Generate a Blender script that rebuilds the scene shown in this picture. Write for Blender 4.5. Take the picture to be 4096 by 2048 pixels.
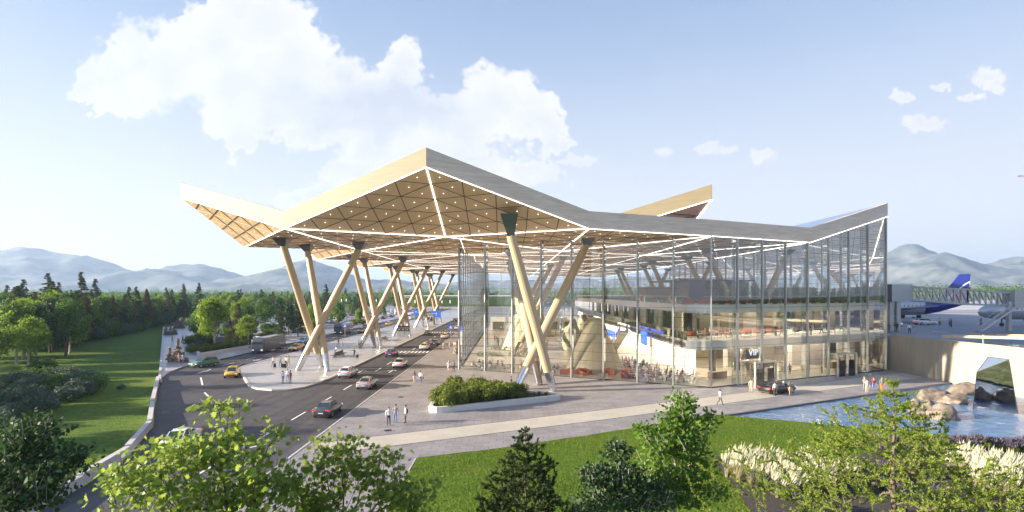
import bpy, bmesh, math, random
import numpy as np
from mathutils import Vector, Matrix, Euler, noise
R=math.radians
scn=bpy.context.scene
for o in list(bpy.data.objects): bpy.data.objects.remove(o)
col=scn.collection
# ------------------------------------------------------------ camera
HAZE=0.00015; HC=12.5; FP=2220.0; CX=2040.0; HY=1172.0
cd=bpy.data.cameras.new('camera'); cam=bpy.data.objects.new('camera',cd); col.objects.link(cam); scn.camera=cam
cam.location=(0,0,HC); cam.rotation_euler=(R(90),0,0)
cd.sensor_width=36; cd.lens=36*FP/4096; cd.shift_x=(2048-CX)/4096; cd.shift_y=(HY-1024)/4096
cd.clip_start=0.3; cd.clip_end=30000
def G(x,y,z=0.0):
    """a point at height z seen at photo position x,y"""
    d=FP*(HC-z)/(y-HY); return Vector(((x-CX)*d/FP,d,z))
# ------------------------------------------------------------ light
SUN_EL=14.0; SUN_AZ=(-.985,-.17)
scn.view_settings.view_transform='Standard'; scn.view_settings.look='None'; scn.view_settings.gamma=1
scn.view_settings.exposure=EXPO=2.12
sd=bpy.data.lights.new('sun','SUN'); so=bpy.data.objects.new('sun',sd); col.objects.link(so)
sd.energy=4.7; sd.angle=R(.6); sd.color=(1,.84,.66)
v=Vector((SUN_AZ[0]*math.cos(R(SUN_EL)),SUN_AZ[1]*math.cos(R(SUN_EL)),math.sin(R(SUN_EL))))
so.rotation_euler=v.to_track_quat('Z','Y').to_euler()
scn.render.engine='CYCLES'
cy=scn.cycles; cy.max_bounces=9; cy.transparent_max_bounces=40; cy.diffuse_bounces=3; cy.glossy_bounces=4; cy.transmission_bounces=6; cy.volume_bounces=0
cy.sample_clamp_indirect=6
# ------------------------------------------------------------ sky
class NT:
    def __init__(s,nt): s.nt=nt
    def n(s,t,ins=None,**kw):
        nd=s.nt.nodes.new(t)
        for k,v in kw.items(): setattr(nd,k,v)
        if ins:
            for k,v in ins.items():
                sk=nd.inputs[k]
                if isinstance(v,bpy.types.NodeSocket): s.nt.links.new(v,sk)
                else: sk.default_value=v
        return nd
    def m(s,op,a,b=None,c=None,clamp=False):
        ins={0:a}
        if b is not None: ins[1]=b
        if c is not None: ins[2]=c
        return s.n('ShaderNodeMath',ins,operation=op,use_clamp=clamp).outputs[0]
    def mix(s,f,a,b,bt='MIX'):
        nd=s.nt.nodes.new('ShaderNodeMix'); nd.data_type='RGBA'; nd.blend_type=bt
        for i,v in ((0,f),(6,a),(7,b)):
            if isinstance(v,bpy.types.NodeSocket): s.nt.links.new(v,nd.inputs[i])
            else: nd.inputs[i].default_value=(v if i==0 else (*v,1) if len(v)==3 else v)
        return nd.outputs[2]
w=bpy.data.worlds.new('World'); scn.world=w; w.use_nodes=True
w.node_tree.nodes.clear(); N=NT(w.node_tree)
sky=N.n('ShaderNodeTexSky',sky_type='NISHITA',sun_disc=False,sun_elevation=R(SUN_EL+8),sun_rotation=R(262),air_density=1.0,dust_density=1.0,ozone_density=2.0)
tc=N.n('ShaderNodeTexCoord').outputs['Generated']
sx=N.n('ShaderNodeSeparateXYZ',{0:tc})
dy=N.m('MAXIMUM',sx.outputs[1],.02)
px=N.m('MULTIPLY_ADD',N.m('DIVIDE',sx.outputs[0],dy),2.22,2.04)
py=N.m('MULTIPLY_ADD',N.m('DIVIDE',sx.outputs[2],dy),-2.22,1.172)
P=N.n('ShaderNodeCombineXYZ',{0:px,1:py,2:0.0}).outputs[0]
wv=N.n('ShaderNodeTexNoise',{'Vector':P,'Scale':5.5,'Detail':3.0,'Roughness':.6}).outputs[1]
wv2=N.n('ShaderNodeTexNoise',{'Vector':P,'Scale':22.0,'Detail':4.0,'Roughness':.6}).outputs[1]
def wsub(a,k): return N.n('ShaderNodeVectorMath',{0:N.n('ShaderNodeVectorMath',{0:a,1:(.5,.5,.5)},operation='SUBTRACT').outputs[0],'Scale':k},operation='SCALE').outputs[0]
PW=N.n('ShaderNodeVectorMath',{0:P,1:wsub(wv,.30)},operation='ADD').outputs[0]
PW=N.n('ShaderNodeVectorMath',{0:PW,1:wsub(wv2,.085)},operation='ADD').outputs[0]
PW=N.n('ShaderNodeVectorMath',{0:PW,1:(1,1,0)},operation='MULTIPLY').outputs[0]
n1=N.n('ShaderNodeTexNoise',{'Vector':P,'Scale':4.2,'Detail':9.0,'Roughness':.56,'Distortion':.15})
n2=N.n('ShaderNodeTexNoise',{'Vector':P,'Scale':15.0,'Detail':6.0,'Roughness':.6})
nz=N.m('ADD',N.m('MULTIPLY',N.m('SUBTRACT',n1.outputs[0],.5),1.5),N.m('MULTIPLY',N.m('SUBTRACT',n2.outputs[0],.5),.6))
S=1.59/1000
blobs=[(215,245,48,40),(270,200,80,66),(345,150,100,92),(320,235,95,60),(430,170,110,100),(540,110,130,130),(600,10,110,60),(680,70,120,110),(745,150,95,90),(600,230,150,110),(720,240,160,90),(880,235,150,75),(1035,165,62,60),(985,250,120,66),(1090,280,120,55),
(1235,250,86,80),(1310,260,62,70),(1340,320,90,60),(1395,345,36,36),(1180,330,110,50),(600,340,48,45),(690,310,100,50),(850,320,150,46),(1000,330,160,46),
(950,370,120,48),(1080,400,130,60),(900,425,110,55),(1190,400,90,40),(1170,440,110,50),(1330,430,60,42),(1390,425,26,50),(1450,405,60,16),(800,470,90,22),
(2266,246,32,16),(2325,308,60,22),(2370,218,34,9),(2440,243,40,11),(2484,192,50,24),(2500,222,34,12),(1800,374,66,13),(1922,391,38,19),(1672,381,26,15),(420,530,60,30),(740,505,60,22),(1310,460,70,26)]
acc=None
PS=N.n('ShaderNodeVectorMath',{0:P,1:wsub(wv2,.09)},operation='ADD').outputs[0]
PS=N.n('ShaderNodeVectorMath',{0:PS,1:(1,1,0)},operation='MULTIPLY').outputs[0]
for (a,b,ra,rb) in blobs:
    d=N.n('ShaderNodeVectorMath',{0:(PS if rb<=26 and ra<70 else PW),1:(a*S,b*S,0)},operation='SUBTRACT').outputs[0]
    d=N.n('ShaderNodeVectorMath',{0:d,1:(1/(ra*S),1/(rb*S),0)},operation='MULTIPLY').outputs[0]
    l=N.n('ShaderNodeVectorMath',{0:d},operation='LENGTH').outputs['Value']
    acc=l if acc is None else N.m('SMOOTH_MIN',acc,l,.35)
acc=N.m('SUBTRACT',1.05,acc)          # >0 inside the cloud
den=N.m('ADD',acc,N.m('MULTIPLY',nz,.55))
soft=N.n('ShaderNodeMapRange',{0:N.n('ShaderNodeTexNoise',{'Vector':P,'Scale':3.1,'Detail':2.0}).outputs[0],1:.38,2:.62,3:.10,4:.42}).outputs[0]
mask=N.n('ShaderNodeMapRange',{0:den,1:-.04,2:soft,3:0.0,4:1.0},interpolation_type='SMOOTHSTEP').outputs[0]
front=N.n('ShaderNodeMapRange',{0:sx.outputs[1],1:.05,2:.2}).outputs[0]
mask=N.m('MULTIPLY',mask,front)
# thin cirrus and other clouds everywhere else
n3=N.n('ShaderNodeTexNoise',{'Vector':N.n('ShaderNodeMapping',{0:tc,'Scale':(1.6,1.6,5)}).outputs[0],'Scale':1.7,'Detail':8.0,'Roughness':.62})
thin=N.n('ShaderNodeMapRange',{0:n3.outputs[0],1:.46,2:.75,3:0.0,4:.12}).outputs[0]
# cloud relief: soft greys where the cloud is thick and low
low=N.n('ShaderNodeMapRange',{0:N.m('ADD',N.m('MULTIPLY',acc,.5),N.m('MULTIPLY',N.m('SUBTRACT',.5,n1.outputs[0]),1.2)),1:.0,2:.5}).outputs[0]
gb=N.n('ShaderNodeVectorMath',{0:PW,1:(940*S,275*S,0)},operation='SUBTRACT').outputs[0]
gb=N.n('ShaderNodeVectorMath',{0:N.n('ShaderNodeVectorMath',{0:gb,1:(1/(330*S),1/(115*S),0)},operation='MULTIPLY').outputs[0]},operation='LENGTH').outputs['Value']
gb=N.n('ShaderNodeMapRange',{0:gb,1:.1,2:1.1,3:.95,4:0.0},interpolation_type='SMOOTHSTEP').outputs[0]
low=N.m('ADD',N.m('MULTIPLY',low,.42),N.m('MULTIPLY',gb,.7),clamp=True)
ccol=N.mix(low,(1.04,1.045,1.06),(.74,.80,.92))
KS=.14
skyc=N.n('ShaderNodeVectorMath',{0:sky.outputs[0],'Scale':KS},operation='SCALE').outputs[0]
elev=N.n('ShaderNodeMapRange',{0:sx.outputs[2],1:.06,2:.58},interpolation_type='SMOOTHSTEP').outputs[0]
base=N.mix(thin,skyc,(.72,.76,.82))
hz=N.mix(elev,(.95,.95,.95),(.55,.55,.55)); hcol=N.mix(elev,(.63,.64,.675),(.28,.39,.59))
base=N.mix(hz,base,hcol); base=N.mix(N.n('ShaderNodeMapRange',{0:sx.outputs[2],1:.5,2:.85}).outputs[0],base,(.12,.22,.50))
ccs=N.n('ShaderNodeVectorMath',{0:ccol,'Scale':.66},operation='SCALE').outputs[0]
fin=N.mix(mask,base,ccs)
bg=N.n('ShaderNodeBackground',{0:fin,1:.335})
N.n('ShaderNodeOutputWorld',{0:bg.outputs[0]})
# ------------------------------------------------------------ helpers
def tag(o,label=None,cat=None,group=None,kind=None):
    if label: o['label']=label
    if cat: o['category']=cat
    if group: o['group']=group
    if kind: o['kind']=kind
    return o
def empty(name,loc=(0,0,0),rz=0,label=None,cat=None,group=None):
    o=bpy.data.objects.new(name,None); col.objects.link(o); o.location=loc; o.rotation_euler=(0,0,rz); o.empty_display_size=.3
    return tag(o,label,cat,group)
class MB:
    def __init__(s): s.v=[]; s.f=[]; s.mi=[]
    def face(s,idx,m=0): s.f.append(tuple(idx)); s.mi.append(m)
    def poly(s,pts,m=0):
        b=len(s.v); s.v+= [tuple(p) for p in pts]; s.face(range(b,b+len(pts)),m); return s
    def box(s,c,d,rz=0,m=0,taper=1.0):
        b=len(s.v); cs,sn=math.cos(rz),math.sin(rz)
        for k in (-1,1):
            t=1 if k<0 else taper
            for i,j in ((-1,-1),(1,-1),(1,1),(-1,1)):
                x=i*d[0]/2*t; y=j*d[1]/2*t
                s.v.append((c[0]+x*cs-y*sn,c[1]+x*sn+y*cs,c[2]+k*d[2]/2))
        for q in ((0,3,2,1),(4,5,6,7),(0,1,5,4),(1,2,6,5),(2,3,7,6),(3,0,4,7)): s.face([b+i for i in q],m)
        return s
    def prism(s,poly,z0,z1,m=0,mt=None):
        n=len(poly); b=len(s.v)
        a=sum(poly[i][0]*poly[(i+1)%n][1]-poly[(i+1)%n][0]*poly[i][1] for i in range(n))
        if a<0: poly=poly[::-1]
        s.v+=[(p[0],p[1],z0) for p in poly]+[(p[0],p[1],z1) for p in poly]
        s.face([b+n+i for i in range(n)],m if mt is None else mt); s.face([b+i for i in range(n)][::-1],m)
        for i in range(n): j=(i+1)%n; s.face((b+i,b+j,b+n+j,b+n+i),m)
        return s
    def tube(s,p,q,r0,r1=None,n=8,m=0,cap=True,ph=0):
        if r1 is None: r1=r0
        p=Vector(p); q=Vector(q); d=(q-p)
        if d.length<1e-6: return s
        d.normalize(); a=d.orthogonal().normalized() if abs(d.z)<.999 else Vector((1,0,0)); c=d.cross(a); b=len(s.v)
        for (o,r) in ((p,r0),(q,r1)):
            for i in range(n):
                t=2*math.pi*i/n+ph; s.v.append(tuple(o+a*(math.cos(t)*r)+c*(math.sin(t)*r)))
        for i in range(n): j=(i+1)%n; s.face((b+i,b+j,b+n+j,b+n+i),m)
        if cap: s.face([b+i for i in range(n)][::-1],m); s.face([b+n+i for i in range(n)],m)
        return s
    def path(s,pts,rs,n=6,m=0):
        for i in range(len(pts)-1): s.tube(pts[i],pts[i+1],rs[i],rs[i+1],n,m,cap=(i in (0,len(pts)-2)))
        return s
    def loft(s,rings,m=0,cap=True,closed=True):
        b=len(s.v); n=len(rings[0])
        for r in rings: s.v+=[tuple(p) for p in r]
        for k in range(len(rings)-1):
            for i in range(n if closed else n-1):
                j=(i+1)%n; s.face((b+k*n+i,b+k*n+j,b+(k+1)*n+j,b+(k+1)*n+i),m)
        if cap: s.face([b+i for i in range(n)][::-1],m); s.face([b+(len(rings)-1)*n+i for i in range(n)],m)
        return s
    def beam(s,p,q,wd,h,m=0):
        """rectangular bar between two points"""
        p=Vector(p); q=Vector(q); d=(q-p)
        if d.length<1e-6: return s
        d.normalize(); up=Vector((0,0,1)) if abs(d.z)<.98 else Vector((0,1,0))
        a=d.cross(up).normalized(); u=a.cross(d).normalized(); b=len(s.v)
        for o in (p,q):
            for i,j in ((-1,-1),(1,-1),(1,1),(-1,1)): s.v.append(tuple(o+a*(i*wd/2)+u*(j*h/2)))
        for qd in ((0,3,2,1),(4,5,6,7),(0,1,5,4),(1,2,6,5),(2,3,7,6),(3,0,4,7)): s.face([b+i for i in qd],m)
        return s
    def build(s,name,mats,parent=None,smooth=False,label=None,cat=None,group=None,kind=None,fix=False):
        if not isinstance(mats,(list,tuple)): mats=[mats]
        me=bpy.data.meshes.new(name); me.from_pydata(s.v,[],s.f)
        for mt in mats: me.materials.append(mt)
        if len(mats)>1: me.polygons.foreach_set('material_index',s.mi)
        if smooth: me.polygons.foreach_set('use_smooth',[True]*len(me.polygons))
        if fix:
            bm=bmesh.new(); bm.from_mesh(me); bmesh.ops.recalc_face_normals(bm,faces=bm.faces); bm.to_mesh(me); bm.free()
        me.update(); o=bpy.data.objects.new(name,me); col.objects.link(o)
        if parent: o.parent=parent
        return tag(o,label,cat,group,kind)
def npmesh(name,verts,faces,mats,mi=None,parent=None,smooth=False,**kw):
    """verts (n,3), faces (m,k) numpy"""
    me=bpy.data.meshes.new(name); k=faces.shape[1]
    me.vertices.add(len(verts)); me.vertices.foreach_set('co',np.asarray(verts,dtype=np.float32).ravel())
    me.loops.add(faces.size); me.loops.foreach_set('vertex_index',faces.astype(np.int32).ravel())
    me.polygons.add(len(faces)); me.polygons.foreach_set('loop_start',np.arange(0,faces.size,k,dtype=np.int32))
    me.polygons.foreach_set('loop_total',np.full(len(faces),k,dtype=np.int32))
    if not isinstance(mats,(list,tuple)): mats=[mats]
    for mt in mats: me.materials.append(mt)
    if mi is not None: me.polygons.foreach_set('material_index',np.asarray(mi,dtype=np.int32))
    if smooth: me.polygons.foreach_set('use_smooth',np.ones(len(faces),dtype=bool))
    me.update(calc_edges=True); me.validate()
    o=bpy.data.objects.new(name,me); col.objects.link(o)
    if parent: o.parent=parent
    return tag(o,**kw)
def copy_tree(o,parent=None):
    c=o.copy(); col.objects.link(c)
    if parent is not None: c.parent=parent
    for ch in list(o.children): copy_tree(ch,c)
    return c
def place(o,loc,rz=0,label=None,group=None,scale=None):
    c=copy_tree(o); c.location=loc; c.rotation_euler=(0,0,rz)
    if label: c['label']=label
    if group: c['group']=group
    if scale: c.scale=(scale,)*3 if not isinstance(scale,tuple) else scale
    return c
def drop(o):
    for ch in list(o.children): drop(ch)
    bpy.data.objects.remove(o)
# ------------------------------------------------------------ materials
MATS={}
def mat(name,c,rough=.6,metal=0.0,var=0.12,scale=2.0,bump=0.0,bscale=None,spec=.5,obj=False,emit=None,es=1.0,coat=0.0,c2=None,stretch=None):
    if name in MATS: return MATS[name]
    m=bpy.data.materials.new(name); m.use_nodes=True; nt=m.node_tree; b=nt.nodes['Principled BSDF']; T=NT(nt)
    b.inputs['Base Color'].default_value=(*c,1); b.inputs['Roughness'].default_value=rough; b.inputs['Metallic'].default_value=metal
    b.inputs['Specular IOR Level'].default_value=spec; b.inputs['Coat Weight'].default_value=coat
    if var or bump:
        geo=T.n('ShaderNodeTexCoord').outputs['Object'] if obj else T.n('ShaderNodeNewGeometry').outputs['Position']
        if stretch: geo=T.n('ShaderNodeMapping',{0:geo,'Scale':stretch}).outputs[0]
        n=T.n('ShaderNodeTexNoise',{'Vector':geo,'Scale':scale,'Detail':6.0,'Roughness':.6})
        a=tuple(max(0,x*(1-var)) for x in c); d=c2 or tuple(min(1,x*(1+var)) for x in c)
        f=T.n('ShaderNodeMapRange',{0:n.outputs[0],1:.32,2:.68}).outputs[0]
        nt.links.new(T.mix(f,a,d),b.inputs['Base Color'])
        if bump:
            n2=T.n('ShaderNodeTexNoise',{'Vector':geo,'Scale':bscale or scale*3,'Detail':5.0})
            bp=T.n('ShaderNodeBump',{'Strength':bump,'Height':n2.outputs[0],'Distance':.05}); nt.links.new(bp.outputs[0],b.inputs['Normal'])
    if emit: b.inputs['Emission Color'].default_value=(*emit,1); b.inputs['Emission Strength'].default_value=es
    MATS[name]=m; return m
def leafmat(name,c,c2,tr=.35,rough=.55):
    if name in MATS: return MATS[name]
    m=bpy.data.materials.new(name); m.use_nodes=True; nt=m.node_tree; T=NT(nt); b=nt.nodes['Principled BSDF']
    geo=T.n('ShaderNodeNewGeometry')
    f=T.n('ShaderNodeMapRange',{0:T.m('ADD',T.m('MULTIPLY',geo.outputs['Random Per Island'],.7),T.m('MULTIPLY',T.n('ShaderNodeTexNoise',{'Vector':geo.outputs['Position'],'Scale':.6,'Detail':2.0}).outputs[0],.6)),1:.2,2:1.0}).outputs[0]
    c_=T.mix(f,c,c2); nt.links.new(c_,b.inputs['Base Color']); b.inputs['Roughness'].default_value=rough; b.inputs['Specular IOR Level'].default_value=.12
    t=T.n('ShaderNodeBsdfTranslucent',{0:T.mix(.5,c_,tuple(min(1,x*1.5) for x in c2))})
    mx=T.n('ShaderNodeMixShader',{0:tr,1:b.outputs[0],2:t.outputs[0]})
    nt.links.new(mx.outputs[0],nt.nodes['Material Output'].inputs[0]); MATS[name]=m; return m
def glassmat(name,tint=(.90,.93,.93),refl=.10,rough=.0,fm=.9):
    if name in MATS: return MATS[name]
    m=bpy.data.materials.new(name); m.use_nodes=True; nt=m.node_tree; nt.nodes.clear(); T=NT(nt)
    tr=T.n('ShaderNodeBsdfTransparent',{0:(*tint,1)}); gl=T.n('ShaderNodeBsdfGlossy',{0:(1,1,1,1),1:rough})
    fr=T.n('ShaderNodeFresnel',{0:1.45}).outputs[0]
    f=T.m('MULTIPLY_ADD',fr,fm,refl,clamp=True)
    mx=T.n('ShaderNodeMixShader',{0:f,1:tr.outputs[0],2:gl.outputs[0]}); T.n('ShaderNodeOutputMaterial',{0:mx.outputs[0]})
    MATS[name]=m; return m
def brickmat(name,c,c2,mortar,bw,bh,rot=0,rough=.7,ms=.012,nvar=.1,off=.5,bump=.0):
    m=bpy.data.materials.new(name); m.use_nodes=True; nt=m.node_tree; T=NT(nt); b=nt.nodes['Principled BSDF']
    geo=T.n('ShaderNodeNewGeometry').outputs['Position']
    mp=T.n('ShaderNodeMapping',{0:geo,'Rotation':(0,0,rot)}).outputs[0]
    br=T.n('ShaderNodeTexBrick',{'Vector':mp,'Color1':(*c,1),'Color2':(*c2,1),'Mortar':(*mortar,1),'Scale':1.0,'Mortar Size':ms,'Brick Width':bw,'Row Height':bh,'Bias':0.0,'Mortar Smooth':.2},offset=off)
    n=T.n('ShaderNodeTexNoise',{'Vector':geo,'Scale':.35,'Detail':7.0,'Roughness':.65})
    f=T.n('ShaderNodeMapRange',{0:n.outputs[0],1:.3,2:.7,3:1-nvar,4:1+nvar}).outputs[0]
    sc=T.n('ShaderNodeVectorMath',{0:br.outputs[0],'Scale':f},operation='SCALE').outputs[0]
    nt.links.new(sc,b.inputs['Base Color']); b.inputs['Roughness'].default_value=rough
    rn=T.n('ShaderNodeTexNoise',{'Vector':geo,'Scale':.8,'Detail':4.0}); nt.links.new(T.n('ShaderNodeMapRange',{0:rn.outputs[0],1:.3,2:.7,3:rough-.15,4:rough+.1}).outputs[0],b.inputs['Roughness'])
    MATS[name]=m; return m
def emitmat(name,c,s):
    if name in MATS: return MATS[name]
    m=bpy.data.materials.new(name); m.use_nodes=True; nt=m.node_tree; nt.nodes.clear(); T=NT(nt)
    e=T.n('ShaderNodeEmission',{0:(*c,1),1:s}); T.n('ShaderNodeOutputMaterial',{0:e.outputs[0]}); MATS[name]=m; return m
# ============================================================ GROUND
def lawnmat(name,c,c2,c3):
    m=bpy.data.materials.new(name); m.use_nodes=True; T=NT(m.node_tree); b=m.node_tree.nodes['Principled BSDF']; g=T.n('ShaderNodeNewGeometry').outputs['Position']
    a=T.n('ShaderNodeTexNoise',{'Vector':g,'Scale':.12,'Detail':8.0,'Roughness':.7}).outputs[0]; d=T.n('ShaderNodeTexNoise',{'Vector':g,'Scale':2.2,'Detail':8.0,'Roughness':.75}).outputs[0]
    x=T.mix(T.n('ShaderNodeMapRange',{0:d,1:.36,2:.64}).outputs[0],c,c2); x=T.mix(T.n('ShaderNodeMapRange',{0:a,1:.5,2:.7,3:0.0,4:.6}).outputs[0],x,c3)
    m.node_tree.links.new(x,b.inputs['Base Color']); b.inputs['Roughness'].default_value=.9; b.inputs['Specular IOR Level'].default_value=.15
    h=T.n('ShaderNodeTexNoise',{'Vector':g,'Scale':7.0,'Detail':6.0}).outputs[0]; m.node_tree.links.new(T.n('ShaderNodeBump',{'Strength':.9,'Height':h,'Distance':.12}).outputs[0],b.inputs['Normal']); return m
M_lawn=lawnmat('lawn',(.045,.095,.008),(.11,.185,.015),(.15,.18,.03))
M_lawn2=lawnmat('lawn_front',(.05,.105,.008),(.115,.185,.016),(.15,.18,.03))
M_asph=mat('asphalt',(.050,.049,.055),.72,var=.25,scale=.5,bump=.3,bscale=25)
T=NT(M_asph.node_tree); b=M_asph.node_tree.nodes['Principled BSDF']; g=T.n('ShaderNodeNewGeometry').outputs['Position']
lk=b.inputs['Base Color'].links[0].from_socket
wr=T.n('ShaderNodeTexNoise',{'Vector':T.n('ShaderNodeMapping',{0:g,'Scale':(1.1,.03,1)}).outputs[0],'Scale':1.0,'Detail':5.0}).outputs[0]
pt=T.n('ShaderNodeTexVoronoi',{'Vector':T.n('ShaderNodeMapping',{0:g,'Scale':(.16,.05,1)}).outputs[0],'Scale':1.0}).outputs['Color']
fr=T.n('ShaderNodeTexNoise',{'Vector':g,'Scale':18.0,'Detail':3.0}).outputs[0]
k_=T.m('MULTIPLY',T.n('ShaderNodeMapRange',{0:wr,1:.3,2:.7,3:.72,4:1.3}).outputs[0],T.n('ShaderNodeMapRange',{0:fr,1:.3,2:.7,3:.75,4:1.25}).outputs[0])
sv=T.n('ShaderNodeSeparateXYZ',{0:pt}).outputs[0]; k_=T.m('MULTIPLY',k_,T.n('ShaderNodeMapRange',{0:sv,3:.85,4:1.2}).outputs[0])
M_asph.node_tree.links.new(T.n('ShaderNodeVectorMath',{0:lk,'Scale':k_},operation='SCALE').outputs[0],b.inputs['Base Color'])
M_line=mat('road_paint',(.8,.8,.78),.6,var=.08,scale=4)
M_kerb=mat('kerb_stone',(.42,.41,.4),.7,var=.15,scale=3,bump=.1)
M_pave=brickmat('paving',(.25,.24,.245),(.30,.285,.285),(.13,.125,.13),1.15,.76,rot=0,rough=.55,ms=.02,nvar=.17)
M_isl=brickmat('island_paving',(.33,.33,.35),(.37,.37,.385),(.2,.2,.21),2.4,1.2,rot=0,rough=.42,ms=.014)
M_band=brickmat('beige_paving',(.47,.44,.36),(.52,.485,.40),(.36,.34,.28),.3,.15,rot=R(-27.6),rough=.75,ms=.012)
M_conc=mat('concrete',(.46,.44,.40),.75,var=.12,scale=.8,bump=.15,bscale=6)
M_apron=mat('apron_concrete',(.22,.23,.26),.6,var=.15,scale=.15)
def sheet(name,pts,z,m,kind='structure'):
    return MB().poly([(p[0],p[1],z) for p in pts][::(1 if sum(pts[i][0]*pts[(i+1)%len(pts)][1]-pts[(i+1)%len(pts)][0]*pts[i][1] for i in range(len(pts)))>0 else -1)]).build(name,m,kind=kind)
sheet('ground',[(-9000,-200),(9000,-200),(9000,9000),(-9000,9000)],-.12,M_lawn)
# left outer edge of the road (parapet line), smooth polyline seen in the photo
EDGE=[(-24.5,22),(-26.6,30),(-27.6,36),(-29.3,43),(-33.2,51.6),(-39,61),(-45,71),(-49.8,79),(-60,95.5),(-82,131),(-126,202)]
road=[(-16.6,600),(-55,600)]+[(-55,93),(-53.5,87),(-51,81),(-48.6,77.4)]+EDGE[6::-1]+[(-10,15),(-7.2,22),(-7.2,42),(-16.6,43)]
sheet('road',road,0,M_asph)
prom=[(-48.6,77.4),(-51,81),(-53.5,87),(-55,93),(-55,600),(-140,600),(-126,202),(-82,131),(-60,95.5),(-49.8,79)]
MB().prism(prom,-.1,.14,0).build('promenade',[M_isl],kind='structure')
isl=[(-45,600)]+[(-45,94),(-44.5,90.3),(-40.5,84),(-36.6,77.3),(-34.6,73.8),(-32.5,71.8),(-30.4,71),(-28.5,71.3),(-27.2,73.2),(-26.5,77.5),(-26.4,83)]+[(-26.4,600)]
MB().prism(isl,-.1,.14).build('traffic_island',[M_isl],kind='structure')
# kerb round the island
k=MB()
for i in range(len(isl)-1):
    p,q=isl[i],isl[i+1]; k.beam((p[0],p[1],.09),(q[0],q[1],.09),.3,.20)
k.build('island_kerb',[mat('kerb_pale',(.55,.53,.5),.6)],kind='structure')
k=MB()
for p,q in zip(prom[:5],prom[1:5]): k.beam((p[0],p[1],.09),(q[0],q[1],.09),.25,.19)
k.build('promenade_kerb',[M_kerb],kind='structure')
plaza=[(-16.6,600),(-16.6,43),(-16.6,25),(-7.0,25),(-7.0,41.6),(.4,44.8),(7.8,48.9),(15,53),(20.7,56.3),(21.9,56.3),(40,65.7),(51.3,71.4),(61,76.7),(61,600)]
MB().prism(plaza,-.1,.12).build('plaza',[M_pave],kind='structure')
k=MB().beam((-16.6,25,.07),(-16.6,600,.07),.16,.16); k.build('plaza_kerb',[mat('kerb_pale',(0,0,0))],kind='structure')
sheet('paving_band',[(-16.4,45.5),(-12.5,43.4+4.1*.02),(8.75,54.0),(36,68.4),(58,80),(60.9,82),(60.9,86),(54,83),(36.7,73),(9.5,58.6),(-13.5,47),(-16.4,45.6)],.126,M_band)
M_joint=mat('dark_joint',(.08,.08,.08),.8)
k=MB()
for a,b in (((-16.4,45.55),(-13.5,47)),((-13.5,47),(9.5,58.6)),((9.5,58.6),(36.7,73)),((36.7,73),(54,83)),((-12.5,43.45),(8.75,54)),((8.75,54),(36,68.4)),((36,68.4),(58,80))): k.beam((*a,.131),(*b,.131),.07,.006)
k.build('band_edging',M_joint,kind='structure')
# lawn in front with a low rise, planting bed
def grid_sheet(name,poly,z,m,step=1.0,amp=.15,kind='structure'):
    bm=bmesh.new(); vs=[bm.verts.new((p[0],p[1],z)) for p in poly]; bm.faces.new(vs)
    xs=[p[0] for p in poly]; ys=[p[1] for p in poly]
    for x in np.arange(min(xs),max(xs),step): bmesh.ops.bisect_plane(bm,geom=bm.verts[:]+bm.edges[:]+bm.faces[:],plane_co=(x,0,0),plane_no=(1,0,0))
    for y in np.arange(min(ys),max(ys),step): bmesh.ops.bisect_plane(bm,geom=bm.verts[:]+bm.edges[:]+bm.faces[:],plane_co=(0,y,0),plane_no=(0,1,0))
    for v_ in bm.verts:
        v_.co.z+=amp*noise.noise(v_.co*.35)
    bmesh.ops.recalc_face_normals(bm,faces=bm.faces)
    me=bpy.data.meshes.new(name); bm.to_mesh(me); bm.free()
    if me.polygons and me.polygons[0].normal.z<0: me.flip_normals()
    me.materials.append(m); me.polygons.foreach_set('use_smooth',[True]*len(me.polygons))
    o=bpy.data.objects.new(name,me); col.objects.link(o); return tag(o,kind=kind)
lawnp=[(-6.95,10),(60,10),(60,40),(42.8,46.0),(36.5,48.8),(31.5,51.2),(25,54.2),(21.5,56.1),(20.7,56.15),(15,52.8),(7.8,48.7),(.4,44.6),(-6.9,41.4)]
grid_sheet('front_lawn',lawnp,.2,M_lawn2,1.5,.08)
MB().poly([(-7,10,.16),(-7,41.6,.16),(-7.12,41.6,.16),(-7.12,10,.16)]).build('lawn_edging',M_kerb,kind='structure')
# grass blades on the front lawn
def grass_field(name,poly,n,h0,h1,mats,seed=1,wd=.02,lab=None,cat='grass',z=.2):
    rs=np.random.RandomState(seed); xs=np.array([p[0] for p in poly]); ys=np.array([p[1] for p in poly])
    P_=[]
    m_=0
    while m_<n:
        x=rs.uniform(xs.min(),xs.max(),n*2); y=rs.uniform(ys.min(),ys.max(),n*2)
        ins=np.zeros(len(x),bool); j=len(poly)-1
        for i in range(len(poly)):
            c=((ys[i]>y)!=(ys[j]>y))&(x<(xs[j]-xs[i])*(y-ys[i])/(ys[j]-ys[i]+1e-12)+xs[i]); ins^=c; j=i
        fr=np.abs((x-0)/np.maximum(y,1))<.98
        k_=ins&fr; P_.append(np.stack([x[k_],y[k_]],1)); m_+=k_.sum()
    P2=np.concatenate(P_)[:n]; a=rs.uniform(0,2*math.pi,n); h=rs.uniform(h0,h1,n); ln=rs.uniform(-.5,.5,(n,2))*h[:,None]
    V=np.zeros((n,3,3)); dx=np.stack([np.cos(a),np.sin(a)],1)*wd
    V[:,0,:2]=P2-dx; V[:,1,:2]=P2+dx; V[:,2,:2]=P2+ln; V[:,0,2]=z-.03; V[:,1,2]=z-.03; V[:,2,2]=z+h
    F=np.arange(n*3).reshape(n,3)
    return npmesh(name,V.reshape(-1,3),F,mats,kind='stuff',label=lab,cat=cat)
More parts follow.
